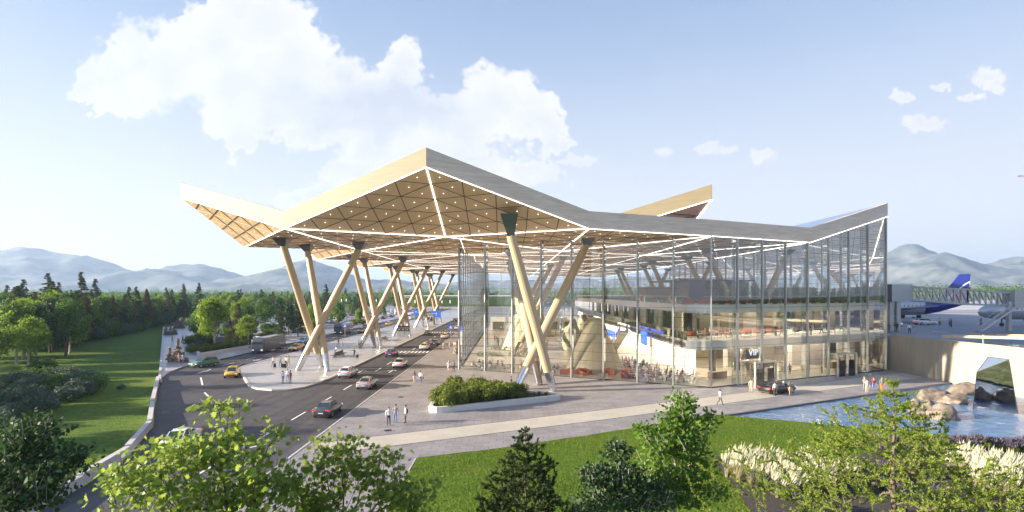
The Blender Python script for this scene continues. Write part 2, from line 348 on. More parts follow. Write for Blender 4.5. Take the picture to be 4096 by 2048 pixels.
grass_field('lawn_grass',[p for p in lawnp if 1],110000,.05,.13,leafmat('grass_blade',(.06,.11,.01),(.16,.23,.025),.3),1,.022,'short mown bright green grass of the front lawn')
# water
mw=bpy.data.materials.new('water'); mw.use_nodes=True; T=NT(mw.node_tree); b=mw.node_tree.nodes['Principled BSDF']
b.inputs['Base Color'].default_value=(.09,.19,.34,1); b.inputs['Roughness'].default_value=.05; b.inputs['IOR'].default_value=1.33; b.inputs['Specular IOR Level'].default_value=.8
g=T.n('ShaderNodeNewGeometry').outputs['Position']; mp=T.n('ShaderNodeMapping',{0:g,'Scale':(.8,1.7,1)}).outputs[0]
a=T.n('ShaderNodeTexNoise',{'Vector':mp,'Scale':3.2,'Detail':5.0,'Roughness':.62,'Distortion':.6}).outputs[0]
bp=T.n('ShaderNodeBump',{'Strength':1.0,'Height':a,'Distance':.05}); mw.node_tree.links.new(bp.outputs[0],b.inputs['Normal'])
def waves(name,m):
    st=.22; xs_=np.arange(20,61.4,st); ys_=np.arange(43,78,st); X,Y=np.meshgrid(xs_,ys_); Z=np.zeros_like(X); r_=np.random.RandomState(3)
    for i in range(46):
        L=r_.uniform(.55,2.6); a=r_.normal(1.25,.75); k=2*math.pi/L; Z+=(.0042*L**.9)*np.sin(k*(X*math.cos(a)+Y*math.sin(a))+r_.uniform(0,6.28))
    env=.55+.45*np.sin(X*.31+1.3*np.sin(Y*.23))*np.sin(Y*.27+X*.11); Z=Z*env*1.15
    n0,n1=X.shape; V=np.stack([X.ravel(),Y.ravel(),Z.ravel()-.02],1); id_=np.arange(n0*n1).reshape(n0,n1)
    F=np.stack([id_[:-1,:-1].ravel(),id_[:-1,1:].ravel(),id_[1:,1:].ravel(),id_[1:,:-1].ravel()],1); c=V[F].mean(1)
    yt=56.2+(c[:,0]-21.6)*.522; yb=np.interp(c[:,0],[20,21.5,25,31.5,36.5,42.8,62],[56,55.6,53.6,50.6,48.2,45.4,37]); F=F[(c[:,1]<yt+.35)&(c[:,1]>yb-.4)&(c[:,0]<61.3)]
    npmesh(name,V,F,m,smooth=True,kind='structure')
waves('pond',mw)
MB().beam((21.6,56.25,.04),(60.9,76.75,.04),.35,.2).build('pond_edge',[mat('dark_stone',(.1,.1,.11),.4)],kind='structure')
# ---- parapet along the road edge
pb=MB()
pe=EDGE[:8]
L1=[];
for i in range(len(pe)-1): pb.beam((pe[i][0]-.3,pe[i][1],.42),(pe[i+1][0]-.3,pe[i+1][1],.30),.42,.7)
par=pb.build('parapet_wall',mat('pale_concrete',(.5,.48,.47),.7,bump=.1),label='long pale concrete parapet curving along the left edge of the road beside the lawn',cat='wall')
pb=MB()
for i in range(7,len(EDGE)-1): pb.beam((EDGE[i][0]-.1,EDGE[i][1],.1),(EDGE[i+1][0]-.1,EDGE[i+1][1],.1),.35,.35)
pb.build('promenade_edge',mat('pale_concrete',(0,0,0)),kind='structure')
# ---- road markings
mk=MB()
def dash(x0,y0,x1,y1,wd=.18,z=.004): 
    d=Vector((x1-x0,y1-y0,0)).normalized(); n_=Vector((-d.y,d.x,0))*wd/2
    mk.poly([(x0-n_.x,y0-n_.y,z),(x0+n_.x,y0+n_.y,z),(x1+n_.x,y1+n_.y,z),(x1-n_.x,y1-n_.y,z)][::-1])
for i in range(-2,28): y=54.6+8.5*i; dash(-21.5,y,-21.5,y+3.8)
for i in range(0,26): y=95.5+8.5*i; dash(-49.5,y,-49.5,y+4)
cur=[G(822,1483),G(792,1493),G(803,1510),G(810,1540),G(818,1570),G(833,1585),G(848,1640),G(858,1668),G(888,1712),G(905,1755)]
for i in range(0,len(cur)-1,2): dash(cur[i].x,cur[i].y,cur[i+1].x,cur[i+1].y,.22)
dash(*G(822,1486)[:2],*G(843,1477)[:2],.22)
for p,q in (((1065,1775),(1000,1790)),((1042,1740),(1072,1730)),((962,1795),(1000,1770))): dash(*G(*p)[:2],*G(*q)[:2],.2)
def arrow(x,y,s):   # lane arrow pointing along +y*s
    dash(x,y,x,y+3.2*s,.2); 
    for k_ in (-1,1): dash(x,y+3.3*s,x+.75*k_,y+2.2*s,.2)
arrow(-19,87,1); arrow(-23.8,87,1); arrow(-19,152,1)
arrow(-47.3,98,-1); arrow(-51.6,98,-1); arrow(-47.3,106,-1)
for yc in (116,175):
    for i in range(12): x=-26+.3+i*.8; mk.poly([(x,yc,.004),(x+.42,yc,.004),(x+.42,yc+3.2,.004),(x,yc+3.2,.004)])
for i in range(11): x=-53.6+i*.8; mk.poly([(x,121,.004),(x+.42,121,.004),(x+.42,124.4,.004),(x,124.4,.004)])
mh_=MB()
for x,y in ((-23,52),(-19.4,66),(-30,62),(-22.6,98),(-50,104),(-36,58),(-11,50),(-13,66),(-19.6,140)): mh_.tube((x,y,.004 if x<-16.6 else .124),(x,y,.010 if x<-16.6 else .130),.36,.36,16)
mh_.build('manhole_covers',mat('cast_iron',(.05,.05,.05),.5,metal=.6),kind='structure')
mk.build('road_markings',M_line,kind='structure')
# ============================================================ MOUNTAINS (far terrain)
M_mtn=mat('mountain_forest',(.022,.05,.04),.95,var=.4,scale=.012,bump=0,c2=(.16,.175,.16))
def mountain(name,sky_,y0,dep,m,seed,x0,x1,nx=150,ny=26):
    """sky_: (photo x, photo y) of the ridge line; ridge at distance y0"""
    xs=np.array([s_[0] for s_ in sky_],float); hs=np.array([HY-s_[1] for s_ in sky_],float)/FP*y0+HC
    wx=(xs-CX)/FP*y0
    V=[]; F=[]
    for j in range(ny):
        t=j/(ny-1); yy=y0-dep+1.9*dep*t; r=1-abs(t-.526)/.526; 
        for i in range(nx):
            x=x0+(x1-x0)*i/(nx-1); h=float(np.interp(x,wx,hs))
            n_=noise.fractal(Vector((x*.0018,yy*.0018,seed)),1.0,2.1,6)
            rr=max(0,min(1,r)); sh=rr**1.25
            rid=1-abs(noise.noise(Vector((x*.0011+seed,yy*.0004,seed))))*.5
            z=h*sh*(1+(rid-1)*(1-rr))+ ((-abs(n_)*230+60)*rr*(1.08-rr)*1.6+ n_*14*rr + noise.fractal(Vector((x*.006,yy*.006,seed)),1.0,2.2,4)*30*rr)
            V.append((x,yy,max(-10,z)))
    for j in range(ny-1):
        for i in range(nx-1): a=j*nx+i; F.append((a,a+1,a+nx+1,a+nx))
    npmesh(name,np.array(V),np.array(F),m,smooth=True,kind='structure')
D=1.59
mountain('mountains',[(x*D,y*D) for x,y in [(-900,660),(-500,600),(-200,640),(0,621),(20,619),(90,624),(165,629),(200,642),(240,652),(290,672),(340,682),(400,704),(440,664),(500,668),(560,676),(600,697),(640,702),(690,690),(730,672),(780,652),(830,668),(900,700),(1000,712),(1150,716),(1300,712),(1500,705),(1700,690),(1850,700),(2000,700),(2150,672),(2231,640),(2289,611),(2320,624),(2370,640),(2430,668),(2500,648),(2545,640),(2600,645),(2900,620),(3400,660),(4200,690)]],3600,1250,M_mtn,3.1,-8200,9200,nx=460,ny=60)
# ============================================================ ROOF
MOD=36.4; NK=5
def nP(k): return Vector((-9.1,60.2+k*MOD,26.2 if k==0 else 23.2))
def nT(k): return Vector((-47.6,80.2+k*MOD,26.3))
def nL(k): return Vector((-28.2,69.3+k*MOD,20.6))
def nA(k): return Vector((-46.4,97+k*MOD,20.55))
def nI(k): return Vector((-9.2,79+k*MOD,20.55))
def nR(k): return Vector((9.6,67.4+k*MOD,20.35))
def nS(k): return Vector((26.5,72.5+k*MOD,19.98))
def nV(k): return Vector((43.8,80.9+k*MOD,19.92))
def nE(k): return Vector((60.5,88.9+k*MOD,24.8))
TH=2.1
M_soff=None
m=bpy.data.materials.new('soffit_timber'); m.use_nodes=True; T=NT(m.node_tree); b=m.node_tree.nodes['Principled BSDF']
g=T.n('ShaderNodeNewGeometry'); rnd=g.outputs['Random Per Island']
n_=T.n('ShaderNodeTexNoise',{'Vector':T.n('ShaderNodeMapping',{0:g.outputs['Position'],'Scale':(6,.5,3)}).outputs[0],'Scale':2.0,'Detail':4.0})
c=T.mix(T.n('ShaderNodeMapRange',{0:T.m('ADD',T.m('MULTIPLY',rnd,.6),T.m('MULTIPLY',n_.outputs[0],.5)),1:.1,2:.95}).outputs[0],(.72,.49,.27),(.82,.60,.36))
m.node_tree.links.new(c,b.inputs['Base Color']); b.inputs['Roughness'].default_value=.45; M_soff=m
def woodfascia(name,c,c2,st):
    m=bpy.data.materials.new(name); m.use_nodes=True; T=NT(m.node_tree); b=m.node_tree.nodes['Principled BSDF']
    g=T.n('ShaderNodeNewGeometry').outputs['Position']
    n_=T.n('ShaderNodeTexNoise',{'Vector':T.n('ShaderNodeMapping',{0:g,'Scale':st}).outputs[0],'Scale':1.0,'Detail':7.0,'Roughness':.6,'Distortion':1.2})
    m.node_tree.links.new(T.mix(T.n('ShaderNodeMapRange',{0:n_.outputs[0],1:.35,2:.65}).outputs[0],c,c2),b.inputs['Base Color']); b.inputs['Roughness'].default_value=.6
    return m
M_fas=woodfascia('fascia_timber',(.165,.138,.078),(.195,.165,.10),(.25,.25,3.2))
M_fas2=woodfascia('shade_side_fascia_timber',(.57,.47,.40),(.74,.63,.55),(.22,.22,3.0))  # same timber, its colour lightened to make up for shade on the right
M_top=mat('roof_metal',(.25,.36,.5),.35,metal=.6,var=.05)
M_groove=mat('soffit_groove',(.045,.045,.05),.5)
M_strip=emitmat('light_strip',(1,.95,.88),1.3)
M_dl=emitmat('downlight',(1,.97,.92),.7)
term=empty('terminal_building',(0,0,0),0,'huge airport terminal with folded timber roof, glowing soffit lines and tall glass walls','airport terminal')
def sub(fac,n):
    A,B,C=fac; pts={}
    for i in range(n+1):
        for j in range(n+1-i):
            pts[i,j]=A+(B-A)*(i/n)+(C-A)*(j/n)
    return pts
def soffit(fac,n,name='soffit_panel',dl=True):
    A,B,C=fac; nn=(B-A).cross(C-A).normalized()
    if nn.z>0: fac=(A,C,B); A,B,C=fac; nn=-nn
    pts=sub(fac,n); mb=MB(); gr=MB(); L=[]
    for i in range(n):
        for j in range(n-i):
            t=(pts[i,j],pts[i+1,j],pts[i,j+1]); mb.poly(t); L.append(sum(t,Vector())/3)
            if j<n-i-1:
                t=(pts[i+1,j],pts[i+1,j+1],pts[i,j+1]); mb.poly(t); L.append(sum(t,Vector())/3)
    for i in range(1,n):
        for a_,b_ in ((pts[i,0],pts[i,n-i]),(pts[0,i],pts[n-i,i]),(pts[i,0],pts[0,i])):
            gr.beam(a_+nn*.02,b_+nn*.02,.09,.04)
    mb.build(name,M_soff,term); gr.build('soffit_joint',M_groove,term)
    return [p+nn*.03 for p in L] if dl else []
ndl=0; rest=MB()
def discs(L,parts=True,r=.055):
    global ndl
    for p in L:
        if parts and ndl<100:
            mb=MB().tube(p,p-Vector((0,0,.05)),r,r,8); mb.build('downlight',M_dl,term); ndl+=1
        else: rest.tube(p,p-Vector((0,0,.05)),r,r,6)
F0=[(nP(0),nL(0),nI(0)),(nP(0),nI(0),nR(0))]
for f in F0: discs(soffit(f,5))
discs(soffit((nT(0),nA(0),nL(0)),5))
edges=set()
def E_(a,b): edges.add((tuple(round(x,3) for x in a),tuple(round(x,3) for x in b)))
for k in range(NK):
    fs=[]
    if k>0: fs+=[(nP(k),nL(k),nI(k)),(nP(k),nI(k),nR(k)),(nT(k),nA(k),nL(k))]
    fs+=[(nL(k),nA(k),nL(k+1)),(nL(k),nI(k),nL(k+1)),(nI(k),nP(k+1),nL(k+1)),(nR(k),nI(k),nR(k+1)),(nI(k),nP(k+1),nR(k+1)),
         (nR(k),nS(k),nR(k+1)),(nS(k),nS(k+1),nR(k+1)),(nS(k),nV(k),nS(k+1)),(nV(k),nV(k+1),nS(k+1)),(nV(k),nE(k),nV(k+1)),(nE(k),nE(k+1),nV(k+1))]
    for f in fs: discs(soffit(f,5 if k<3 else 3),False,.055)
    for f in fs+([F0[0],F0[1],(nT(0),nA(0),nL(0))] if k==0 else []):
        for a_,b_ in ((0,1),(1,2),(2,0)):
            e=(f[a_],f[b_]); r_=tuple(sorted([tuple(round(x,3) for x in e[0]),tuple(round(x,3) for x in e[1])])); edges.add(r_)
rest.build('downlight',M_dl,term,kind='stuff')
skip=[(nT(0),nA(0)),(nA(0),nL(1))]
sk={tuple(sorted([tuple(round(x,3) for x in a),tuple(round(x,3) for x in b)])) for a,b in skip}
i_=0
for e in sorted(edges,key=lambda e:min(e[0][1],e[1][1])):
    if e in sk: continue
    a_,b_=Vector(e[0]),Vector(e[1])
    far=min(a_.y,b_.y)>92; MB().beam(a_-Vector((0,0,.07)),b_-Vector((0,0,.07)),.045 if far else .095,.02 if far else .05).build('light_strip',M_strip,term); i_+=1
# extra thin strips across the far ceiling
xs=MB()
for y in np.arange(112,240,22):
    xs.beam((-27,y,20.3),(40,y+3,20.05),.05,.02)
xs.build('cross_light_strip',M_strip,term)
# fascia
def fascia(pts,m,name='roof_fascia',th=TH,t2=.35,nrm=None):
    for p,q in zip(pts[:-1],pts[1:]):
        d=(q-p); n=Vector((d.y,-d.x,0)).normalized()*t2
        mb=MB(); u=Vector((0,0,th))
        mb.loft([[p,p+u,p+u-n,p-n],[q,q+u,q+u-n,q-n]]); mb.build(name,m,term,fix=True)
fascia([nT(0),nL(0),nP(0)],M_fas)
fascia([nP(0),nR(0)],M_fas2); fascia([nR(0),nS(0),nV(0)],M_fas2); fascia([nV(0),nE(0)],M_fas2)
for k in range(NK):
    fascia([nL(k+1),nA(k),nT(k)],M_fas)
    if k>0: fascia([nT(k),nL(k)],M_fas)
    fascia([nE(k),nE(k+1)],M_fas2,th=1.9)
# roof top surface
tp=MB()
U=Vector((0,0,TH-.06))
for k in range(NK):
    for f in [(nP(k),nL(k),nI(k)),(nP(k),nI(k),nR(k)),(nT(k),nA(k),nL(k)),(nL(k),nA(k),nL(k+1)),(nL(k),nI(k),nL(k+1)),(nI(k),nP(k+1),nL(k+1)),(nR(k),nI(k),nR(k+1)),(nI(k),nP(k+1),nR(k+1)),
         (nR(k),nS(k),nR(k+1)),(nS(k),nS(k+1),nR(k+1)),(nS(k),nV(k),nS(k+1)),(nV(k),nV(k+1),nS(k+1)),(nV(k),nE(k),nV(k+1)),(nE(k),nE(k+1),nV(k+1))]: tp.poly([p+U for p in f])
tp.build('roof_deck',M_top,term,fix=False)
# the raised far wing
Q=Vector((28.5,78.4,25.7)); W_=Vector((9.9,87.3,20.6)); UU=Vector((28.5,96,20.6))
fascia([W_,Q],M_fas,'raised_wing_fascia',2.15)
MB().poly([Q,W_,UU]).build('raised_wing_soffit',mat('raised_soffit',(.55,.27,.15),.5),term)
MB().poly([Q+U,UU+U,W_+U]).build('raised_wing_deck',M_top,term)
MB().beam(Q-Vector((0,0,.1)),UU,.12,.1).beam(W_,Q-Vector((0,0,.05)),.14,.1).build('raised_wing_light_strip',M_strip,term)
MB().beam(Q.lerp(W_,.3)-Vector((0,0,.06)),Q.lerp(UU,.3)-Vector((0,0,.06)),.14,.1).beam(Q.lerp(UU,.3)-Vector((0,0,.06)),Q.lerp(W_,.55)-Vector((0,0,.06)),.14,.1).build('soffit_joint',M_groove,term)
# ============================================================ GLASS WALLS
GL=glassmat('curtain_glass',(.94,.96,.97),.09,fm=.7)
M_mul=mat('mullion_metal',(.42,.44,.46),.35,metal=.7,var=.05)
M_dark=mat('dark_metal',(.05,.055,.06),.4,metal=.5,var=.05)
G0=Vector((-8.3,90.4,0)); CC=Vector((26.3,72.5,0)); EE=Vector((60.2,88.9,0)); VV=CC.lerp(EE,.515)
def topz(p):
    if p.x<=CC.x+.01: return 20.5+(19.98-20.5)*max(0,(p.x-9.6))/16.9-.02
    if p.x<=43.8: return 19.9
    return 19.9+(24.8-19.9)*(p.x-43.8)/16.7-.05
def gwall(a,b,n,ztop,fins=0,outw=-1,rows=True,z0=.12,tr=1.3,sk=0,gl=None,fg=True,md=.36):
    d=(b-a); ang=math.atan2(d.y,d.x); nrm=Vector((d.y,-d.x,0)).normalized()
    for i in range(n):
        p=a.lerp(b,i/n); q=a.lerp(b,(i+1)/n); zp,zq=ztop(p),ztop(q); u=nrm*.03
        ring=lambda o,z: [o-u,o+u]
        mb=MB(); A=[(p+u)+Vector((0,0,z0)),(q+u)+Vector((0,0,z0)),(q+u)+Vector((0,0,zq)),(p+u)+Vector((0,0,zp))]
        mb.poly(A); mb.build('glass_panel',gl or GL,term)
        mm=MB()
        z=z0+tr
        while z<min(zp,zq):
            mm.beam(p+Vector((0,0,z)),q+Vector((0,0,z)),.05,.045); z+=tr
        while z<max(zp,zq)-.1:
            t0=(z-zp)/(zq-zp) if zq!=zp else 0; mm.beam(p.lerp(q,max(0,t0))+Vector((0,0,z)),q+Vector((0,0,z)),.05,.045); z+=tr
        mm.beam(p+Vector((0,0,z0+.05)),q+Vector((0,0,z0+.05)),.1,.12)
        mm.build('transom',M_dark,term)
    for i in range(sk,n+1):
        p=a.lerp(b,i/n); z=ztop(p)
        MB().box((p.x,p.y,z/2),(.09 if fins else .14,.55 if fins else md,z),ang).build('mullion',M_mul,term)
        if fins==0 and fg:
            c_=p-nrm*.55
            MB().box((c_.x,c_.y,z/2),(.06,.75,z),ang).build('glass_fin',glassmat('fin_glass',(.84,.88,.88),.10),term)
gwall(G0,CC,8,topz)
gwall(CC,EE,8,topz,sk=1)
gwall(Vector((-8.3,215,0)),G0,27,lambda p:20.5,gl=glassmat('side_glass',(.93,.96,.98),.03,fm=.12),fg=False,md=.08)
gwall(EE+Vector((0,.2,0)),EE+Vector((0,120,0)),20,lambda p:24.6,fg=False)
gwall(Vector((-8.3,215,0)),Vector((60.2,215,0)),14,lambda p:20.3,fg=False)
for i in range(27):   # deep fins along the road side
    y=G0.y+.3+i*4.6
    MB().box((-8.42,y,10.2),(.15,.06,20.0)).build('facade_fin',mat('fin_metal',(.10,.11,.15),.45,metal=.2,var=.05),term)
# floors, slabs, balconies
M_floor=mat('terminal_floor',(.58,.52,.42),.25,var=.05,scale=.3)
MB().prism([(-8.1,91),(26.2,73),(59.9,89.2),(59.9,214.8),(-8.1,214.8)],.10,.135).build('hall_floor',M_floor,term)
M_slab=mat('white_slab',(.72,.71,.68),.5,var=.05)
M_cream=mat('cream_wall',(.66,.58,.44),.6,var=.1,scale=.4)
sl=[(24.3,76.2),(26.4,75.0),(59.6,90.6),(59.6,200),(24.3,200)]
for z0,z1,nm in ((4.75,5.95,'gallery_floor'),(9.75,10.9,'upper_floor')): MB().prism(sl,z0,z1).build(nm,M_slab,term)
# dotted lit edge along gallery
ed=MB()
for i in range(120):
    y=77+i*.8; h=.45+.35*((i*7)%5)/5; ed.box((24.22,y,5.35),(.06,.42,h))
ed.build('gallery_edge_pattern',mat('bronze_panel',(.2,.16,.12),.4,metal=.3),term)
RAIL=glassmat('rail_glass',(.85,.88,.88),.08)
for z in (5.95,10.9):
    MB().box((24.4,138,z+.55),(.03,123,1.1)).build('balustrade_glass',RAIL,term)
    MB().beam((24.4,76.5,z+1.12),(24.4,199,z+1.12),.08,.06).beam((26.4,75.4,z+1.12),(59.4,90.9,z+1.12),.08,.06).build('handrail',M_mul,term)
# back rooms under and above the gallery
MB().box((33,107,2.45),(12,.3,4.5)).build('inner_partition',M_cream,term)
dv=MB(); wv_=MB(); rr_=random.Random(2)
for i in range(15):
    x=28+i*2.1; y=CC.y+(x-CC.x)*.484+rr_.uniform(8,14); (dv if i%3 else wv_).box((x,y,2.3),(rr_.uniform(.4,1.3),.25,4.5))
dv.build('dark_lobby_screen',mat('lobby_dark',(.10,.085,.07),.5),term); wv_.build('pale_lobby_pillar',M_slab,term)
ct=MB()
for x in (30,37,54): ct.box((x,CC.y+(x-CC.x)*.484+6,.65),(3,.8,1.05),R(26))
ct.build('reception_counter',mat('counter_wood',(.35,.22,.12),.4),term)
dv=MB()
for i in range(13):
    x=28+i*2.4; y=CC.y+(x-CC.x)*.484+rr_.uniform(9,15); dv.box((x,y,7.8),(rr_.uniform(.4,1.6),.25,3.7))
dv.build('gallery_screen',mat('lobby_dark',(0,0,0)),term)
pan=MB()
for i in range(26): pan.box((27.6,84+i*3.4,2.44),(.3,2.0,4.6))
pan.build('lit_wall_panel',emitmat('lit_panel',(1,.84,.6),.6),term)
MB().box((46,132,2.44),(.4,60,4.6)).build('service_wall',M_cream,term)
MB().box((51.5,95.5,2.44),(7,.3,4.6)).box((56,92.5,2.44),(.3,5,4.6)).build('lobby_partition',mat('grey_wall',(.33,.31,.31),.6),term)
MB().box((44,104,7.85),(.3,24,3.75)).box((38,92.5,7.85),(10,.25,3.75)).build('gallery_partition',mat('grey_wall',(0,0,0)),term)
MB().box((36,100,12.7),(14,.3,3.55)).box((30,94,12.7),(.3,12,3.55)).build('lounge_wall',mat('lounge_grey',(.26,.23,.21),.6),term)
MB().prism([(27,88),(42,95),(42,107),(27,107)],14.5,14.75).build('lounge_canopy',M_dark,term)
cl=MB()
for i in range(14):
    x=27+i*2.35; y=78.4+(x-26.3)*.49+1.2
    for z in (4.68,9.68): cl.box((x,y+2,z),(.3,1.6,.05),R(27)).box((x+1,y+7,z),(.3,1.6,.05),R(27))
cl.build('ceiling_lamp',emitmat('warm_lamp',(1,.86,.62),12),term)
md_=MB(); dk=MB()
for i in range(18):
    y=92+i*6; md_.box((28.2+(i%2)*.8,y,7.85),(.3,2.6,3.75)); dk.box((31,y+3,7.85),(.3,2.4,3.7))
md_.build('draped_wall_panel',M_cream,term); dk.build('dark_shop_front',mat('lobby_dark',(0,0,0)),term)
MB().box((35,128,12.4),(9,8,3)).box((50,140,12.4),(8,9,3)).build('upper_shop',mat('lounge_grey',(0,0,0)),term)
MB().box((28.6,84.6,12.7),(2.6,.2,3.5)).build('navy_panel',mat('navy_panel',(.01,.02,.09),.3),term)
bs=MB(); bd=MB()
for i in range(5): bs.box((-4+i*6,188,2.2),(5,5,4.2)); bd.box((-4+i*6,185.4,1.6),(3.6,.1,2.6))
bs.build('hall_shop',M_slab,term); bd.build('shop_opening',mat('lobby_dark',(0,0,0)),term)
# escalator, departure screens, curved beams
es=MB(); es.beam((23,121,.3),(23,108,5.4),.1,1.2).beam((21.4,121,.3),(21.4,108,5.4),.1,1.2).beam((22.2,121,-.1),(22.2,108,5.0),1.5,.4)
es.build('escalator',mat('escalator_cream',(.6,.56,.46),.4),term)
M_scr=mat('screen_blue',(.02,.05,.3),.2,emit=(.03,.10,.75),es=.8)
for i in range(8):
    MB().box((19.6+i*.02,124-i*2.6,4.6),(.15,2.3,1.3)).build('departure_screen',M_scr,term)
MB().box((23.7,98.3,4.55),(.15,4.2,2.3)).build('departure_screen',M_scr,term)
MB().beam((26.6,79.5,9.1),(57,99,7.4),.35,.4).build('curved_beam',mat('cream_beam',(.7,.62,.45),.5),term)
# VIP portal
def onwall(x,off=0):   # point on the C-E wall at world x
    t=(x-CC.x)/(EE.x-CC.x); p=CC.lerp(EE,t); nn=Vector((EE.y-CC.y,-(EE.x-CC.x),0)).normalized(); return p+nn*off
ANG=math.atan2(EE.y-CC.y,EE.x-CC.x)
def portal(xc,wd,h,depth,nm):
    p=onwall(xc,depth/2); t=Vector((math.cos(ANG),math.sin(ANG),0)); n=Vector((t.y,-t.x,0)); fr=MB()
    for s_ in (-1,1):
        c_=onwall(xc,depth)+t*(s_*wd/2); fr.box((c_.x,c_.y,h/2+.06),(.16,.16,h),ANG)
    for s_ in (-1,1):
        a_=onwall(xc,depth)+t*(s_*wd/2); b_=onwall(xc,0.06)+t*(s_*wd/2); fr.beam(a_+Vector((0,0,h)),b_+Vector((0,0,h)),.14,.14)
    a_=onwall(xc,depth)-t*(wd/2); b_=onwall(xc,depth)+t*(wd/2)
    fr.beam(a_+Vector((0,0,h)),b_+Vector((0,0,h)),.16,.22)
    fr.build(nm+'_frame',mat('portal_metal',(.55,.53,.46),.35,metal=.5),term)
    g_=MB()
    for s_ in (-1,1):
        a2=onwall(xc,depth-.05)+t*(s_*wd/2); b2=onwall(xc,.1)+t*(s_*wd/2); g_.poly([a2+Vector((0,0,.13)),b2+Vector((0,0,.13)),b2+Vector((0,0,h-.1)),a2+Vector((0,0,h-.1))])
    a2=onwall(xc,depth)-t*(wd/2); b2=onwall(xc,depth)+t*(wd/2)
    g_.poly([a2+Vector((0,0,h+.05)),b2+Vector((0,0,h+.05)),onwall(xc,.1)+t*(wd/2)+Vector((0,0,h+.05)),onwall(xc,.1)-t*(wd/2)+Vector((0,0,h+.05))])
    g_.build(nm+'_glass',RAIL,term)
    for s_ in (-.25,.25):
        c_=onwall(xc,depth-.02)+t*(s_*wd); 
        MB().box((c_.x,c_.y,1.35),(wd*.3,.05,2.4),ANG).build('door_leaf',glassmat('door_glass',(.45,.47,.5),.1),term)
        MB().box((c_.x+t.x*wd*.15,c_.y+t.y*wd*.15,h/2),(.09,.09,h-.2),ANG).build('door_post',M_dark,term)
portal(32.6,3.9,3.4,2.6,'entrance')
portal(49.5,4.4,3.5,1.4,'side_entrance')
def text_mesh(s,size,ext,loc,rot,m,name,parent):
    cu=bpy.data.curves.new('t','FONT'); cu.body=s; cu.size=size; cu.extrude=ext; cu.align_x='CENTER'; cu.align_y='BOTTOM'
    cu.offset=0; cu.space_character=1.12
    to=bpy.data.objects.new('t',cu); col.objects.link(to); dg=bpy.context.evaluated_depsgraph_get(); me=bpy.data.meshes.new_from_object(to.evaluated_get(dg)); bpy.data.objects.remove(to)
    me.materials.clear(); me.materials.append(m); o=bpy.data.objects.new(name,me); col.objects.link(o); o.location=loc; o.rotation_euler=rot; o.parent=parent; return o
pv=onwall(32.4,.75)
MB().box((pv.x,pv.y+.14,4.25),(2.4,.06,1.2),ANG).build('sign_backing',mat('sign_backing',(.10,.095,.09),.5),term)
pv=onwall(32.4,.8)
text_mesh('VIP',1.18,.05,(pv.x,pv.y-.1,3.88),(R(90),0,ANG),mat('letter_white',(.9,.9,.9),.4,emit=(1,1,1),es=.12),'sign_letters',term)
# ============================================================ COLUMNS
m=bpy.data.materials.new('column_timber'); m.use_nodes=True; T=NT(m.node_tree); b=m.node_tree.nodes['Principled BSDF']
g=T.n('ShaderNodeTexCoord').outputs['Object']; n_=T.n('ShaderNodeTexNoise',{'Vector':T.n('ShaderNodeMapping',{0:g,'Scale':(5,5,.5)}).outputs[0],'Scale':1.2,'Detail':6.0,'Distortion':.8})
m.node_tree.links.new(T.mix(n_.outputs[0],(.42,.32,.19),(.52,.42,.28)),b.inputs['Base Color']); b.inputs['Roughness'].default_value=.4; M_timb=m
M_chrome=mat('polished_steel',(.75,.76,.78),.16,metal=1.0,var=.03)
M_brk=mat('bracket_steel',(.16,.17,.19),.3,metal=.8,var=.05)
def strut(par,foot,top,zs=20.5,r=.54):
    foot=Vector(foot); top=Vector(top); d=(top-foot); s1=foot.lerp(top,2.6/d.z); n=14
    mid=s1.lerp(top,.5)
    mb=MB(); mb.tube(s1,mid,r*.97,r*1.08,n,cap=False); mb.tube(mid,top,r*1.08,r*.9,n)
    t=mb.build('timber_strut',M_timb,par,smooth=False)
    MB().tube(foot,s1,r*.72,r*.98,n).build('steel_shoe',M_chrome,t)
    b_=MB(); c_=Vector((top.x,top.y,top.z)); 
    ring=lambda s_,z,sh: [c_+Vector((i*s_+sh,j*s_,z)) for i,j in ((-1,-1),(1,-1),(1,1),(-1,1))]
    b_.loft([ring(.42,-.1,0),ring(1.05,max(.5,zs-top.z-.02),.2*(1 if d.x>0 else -1))]); b_.build('top_bracket',M_brk,t)
names_=['front','second','third','fourth','farthest']
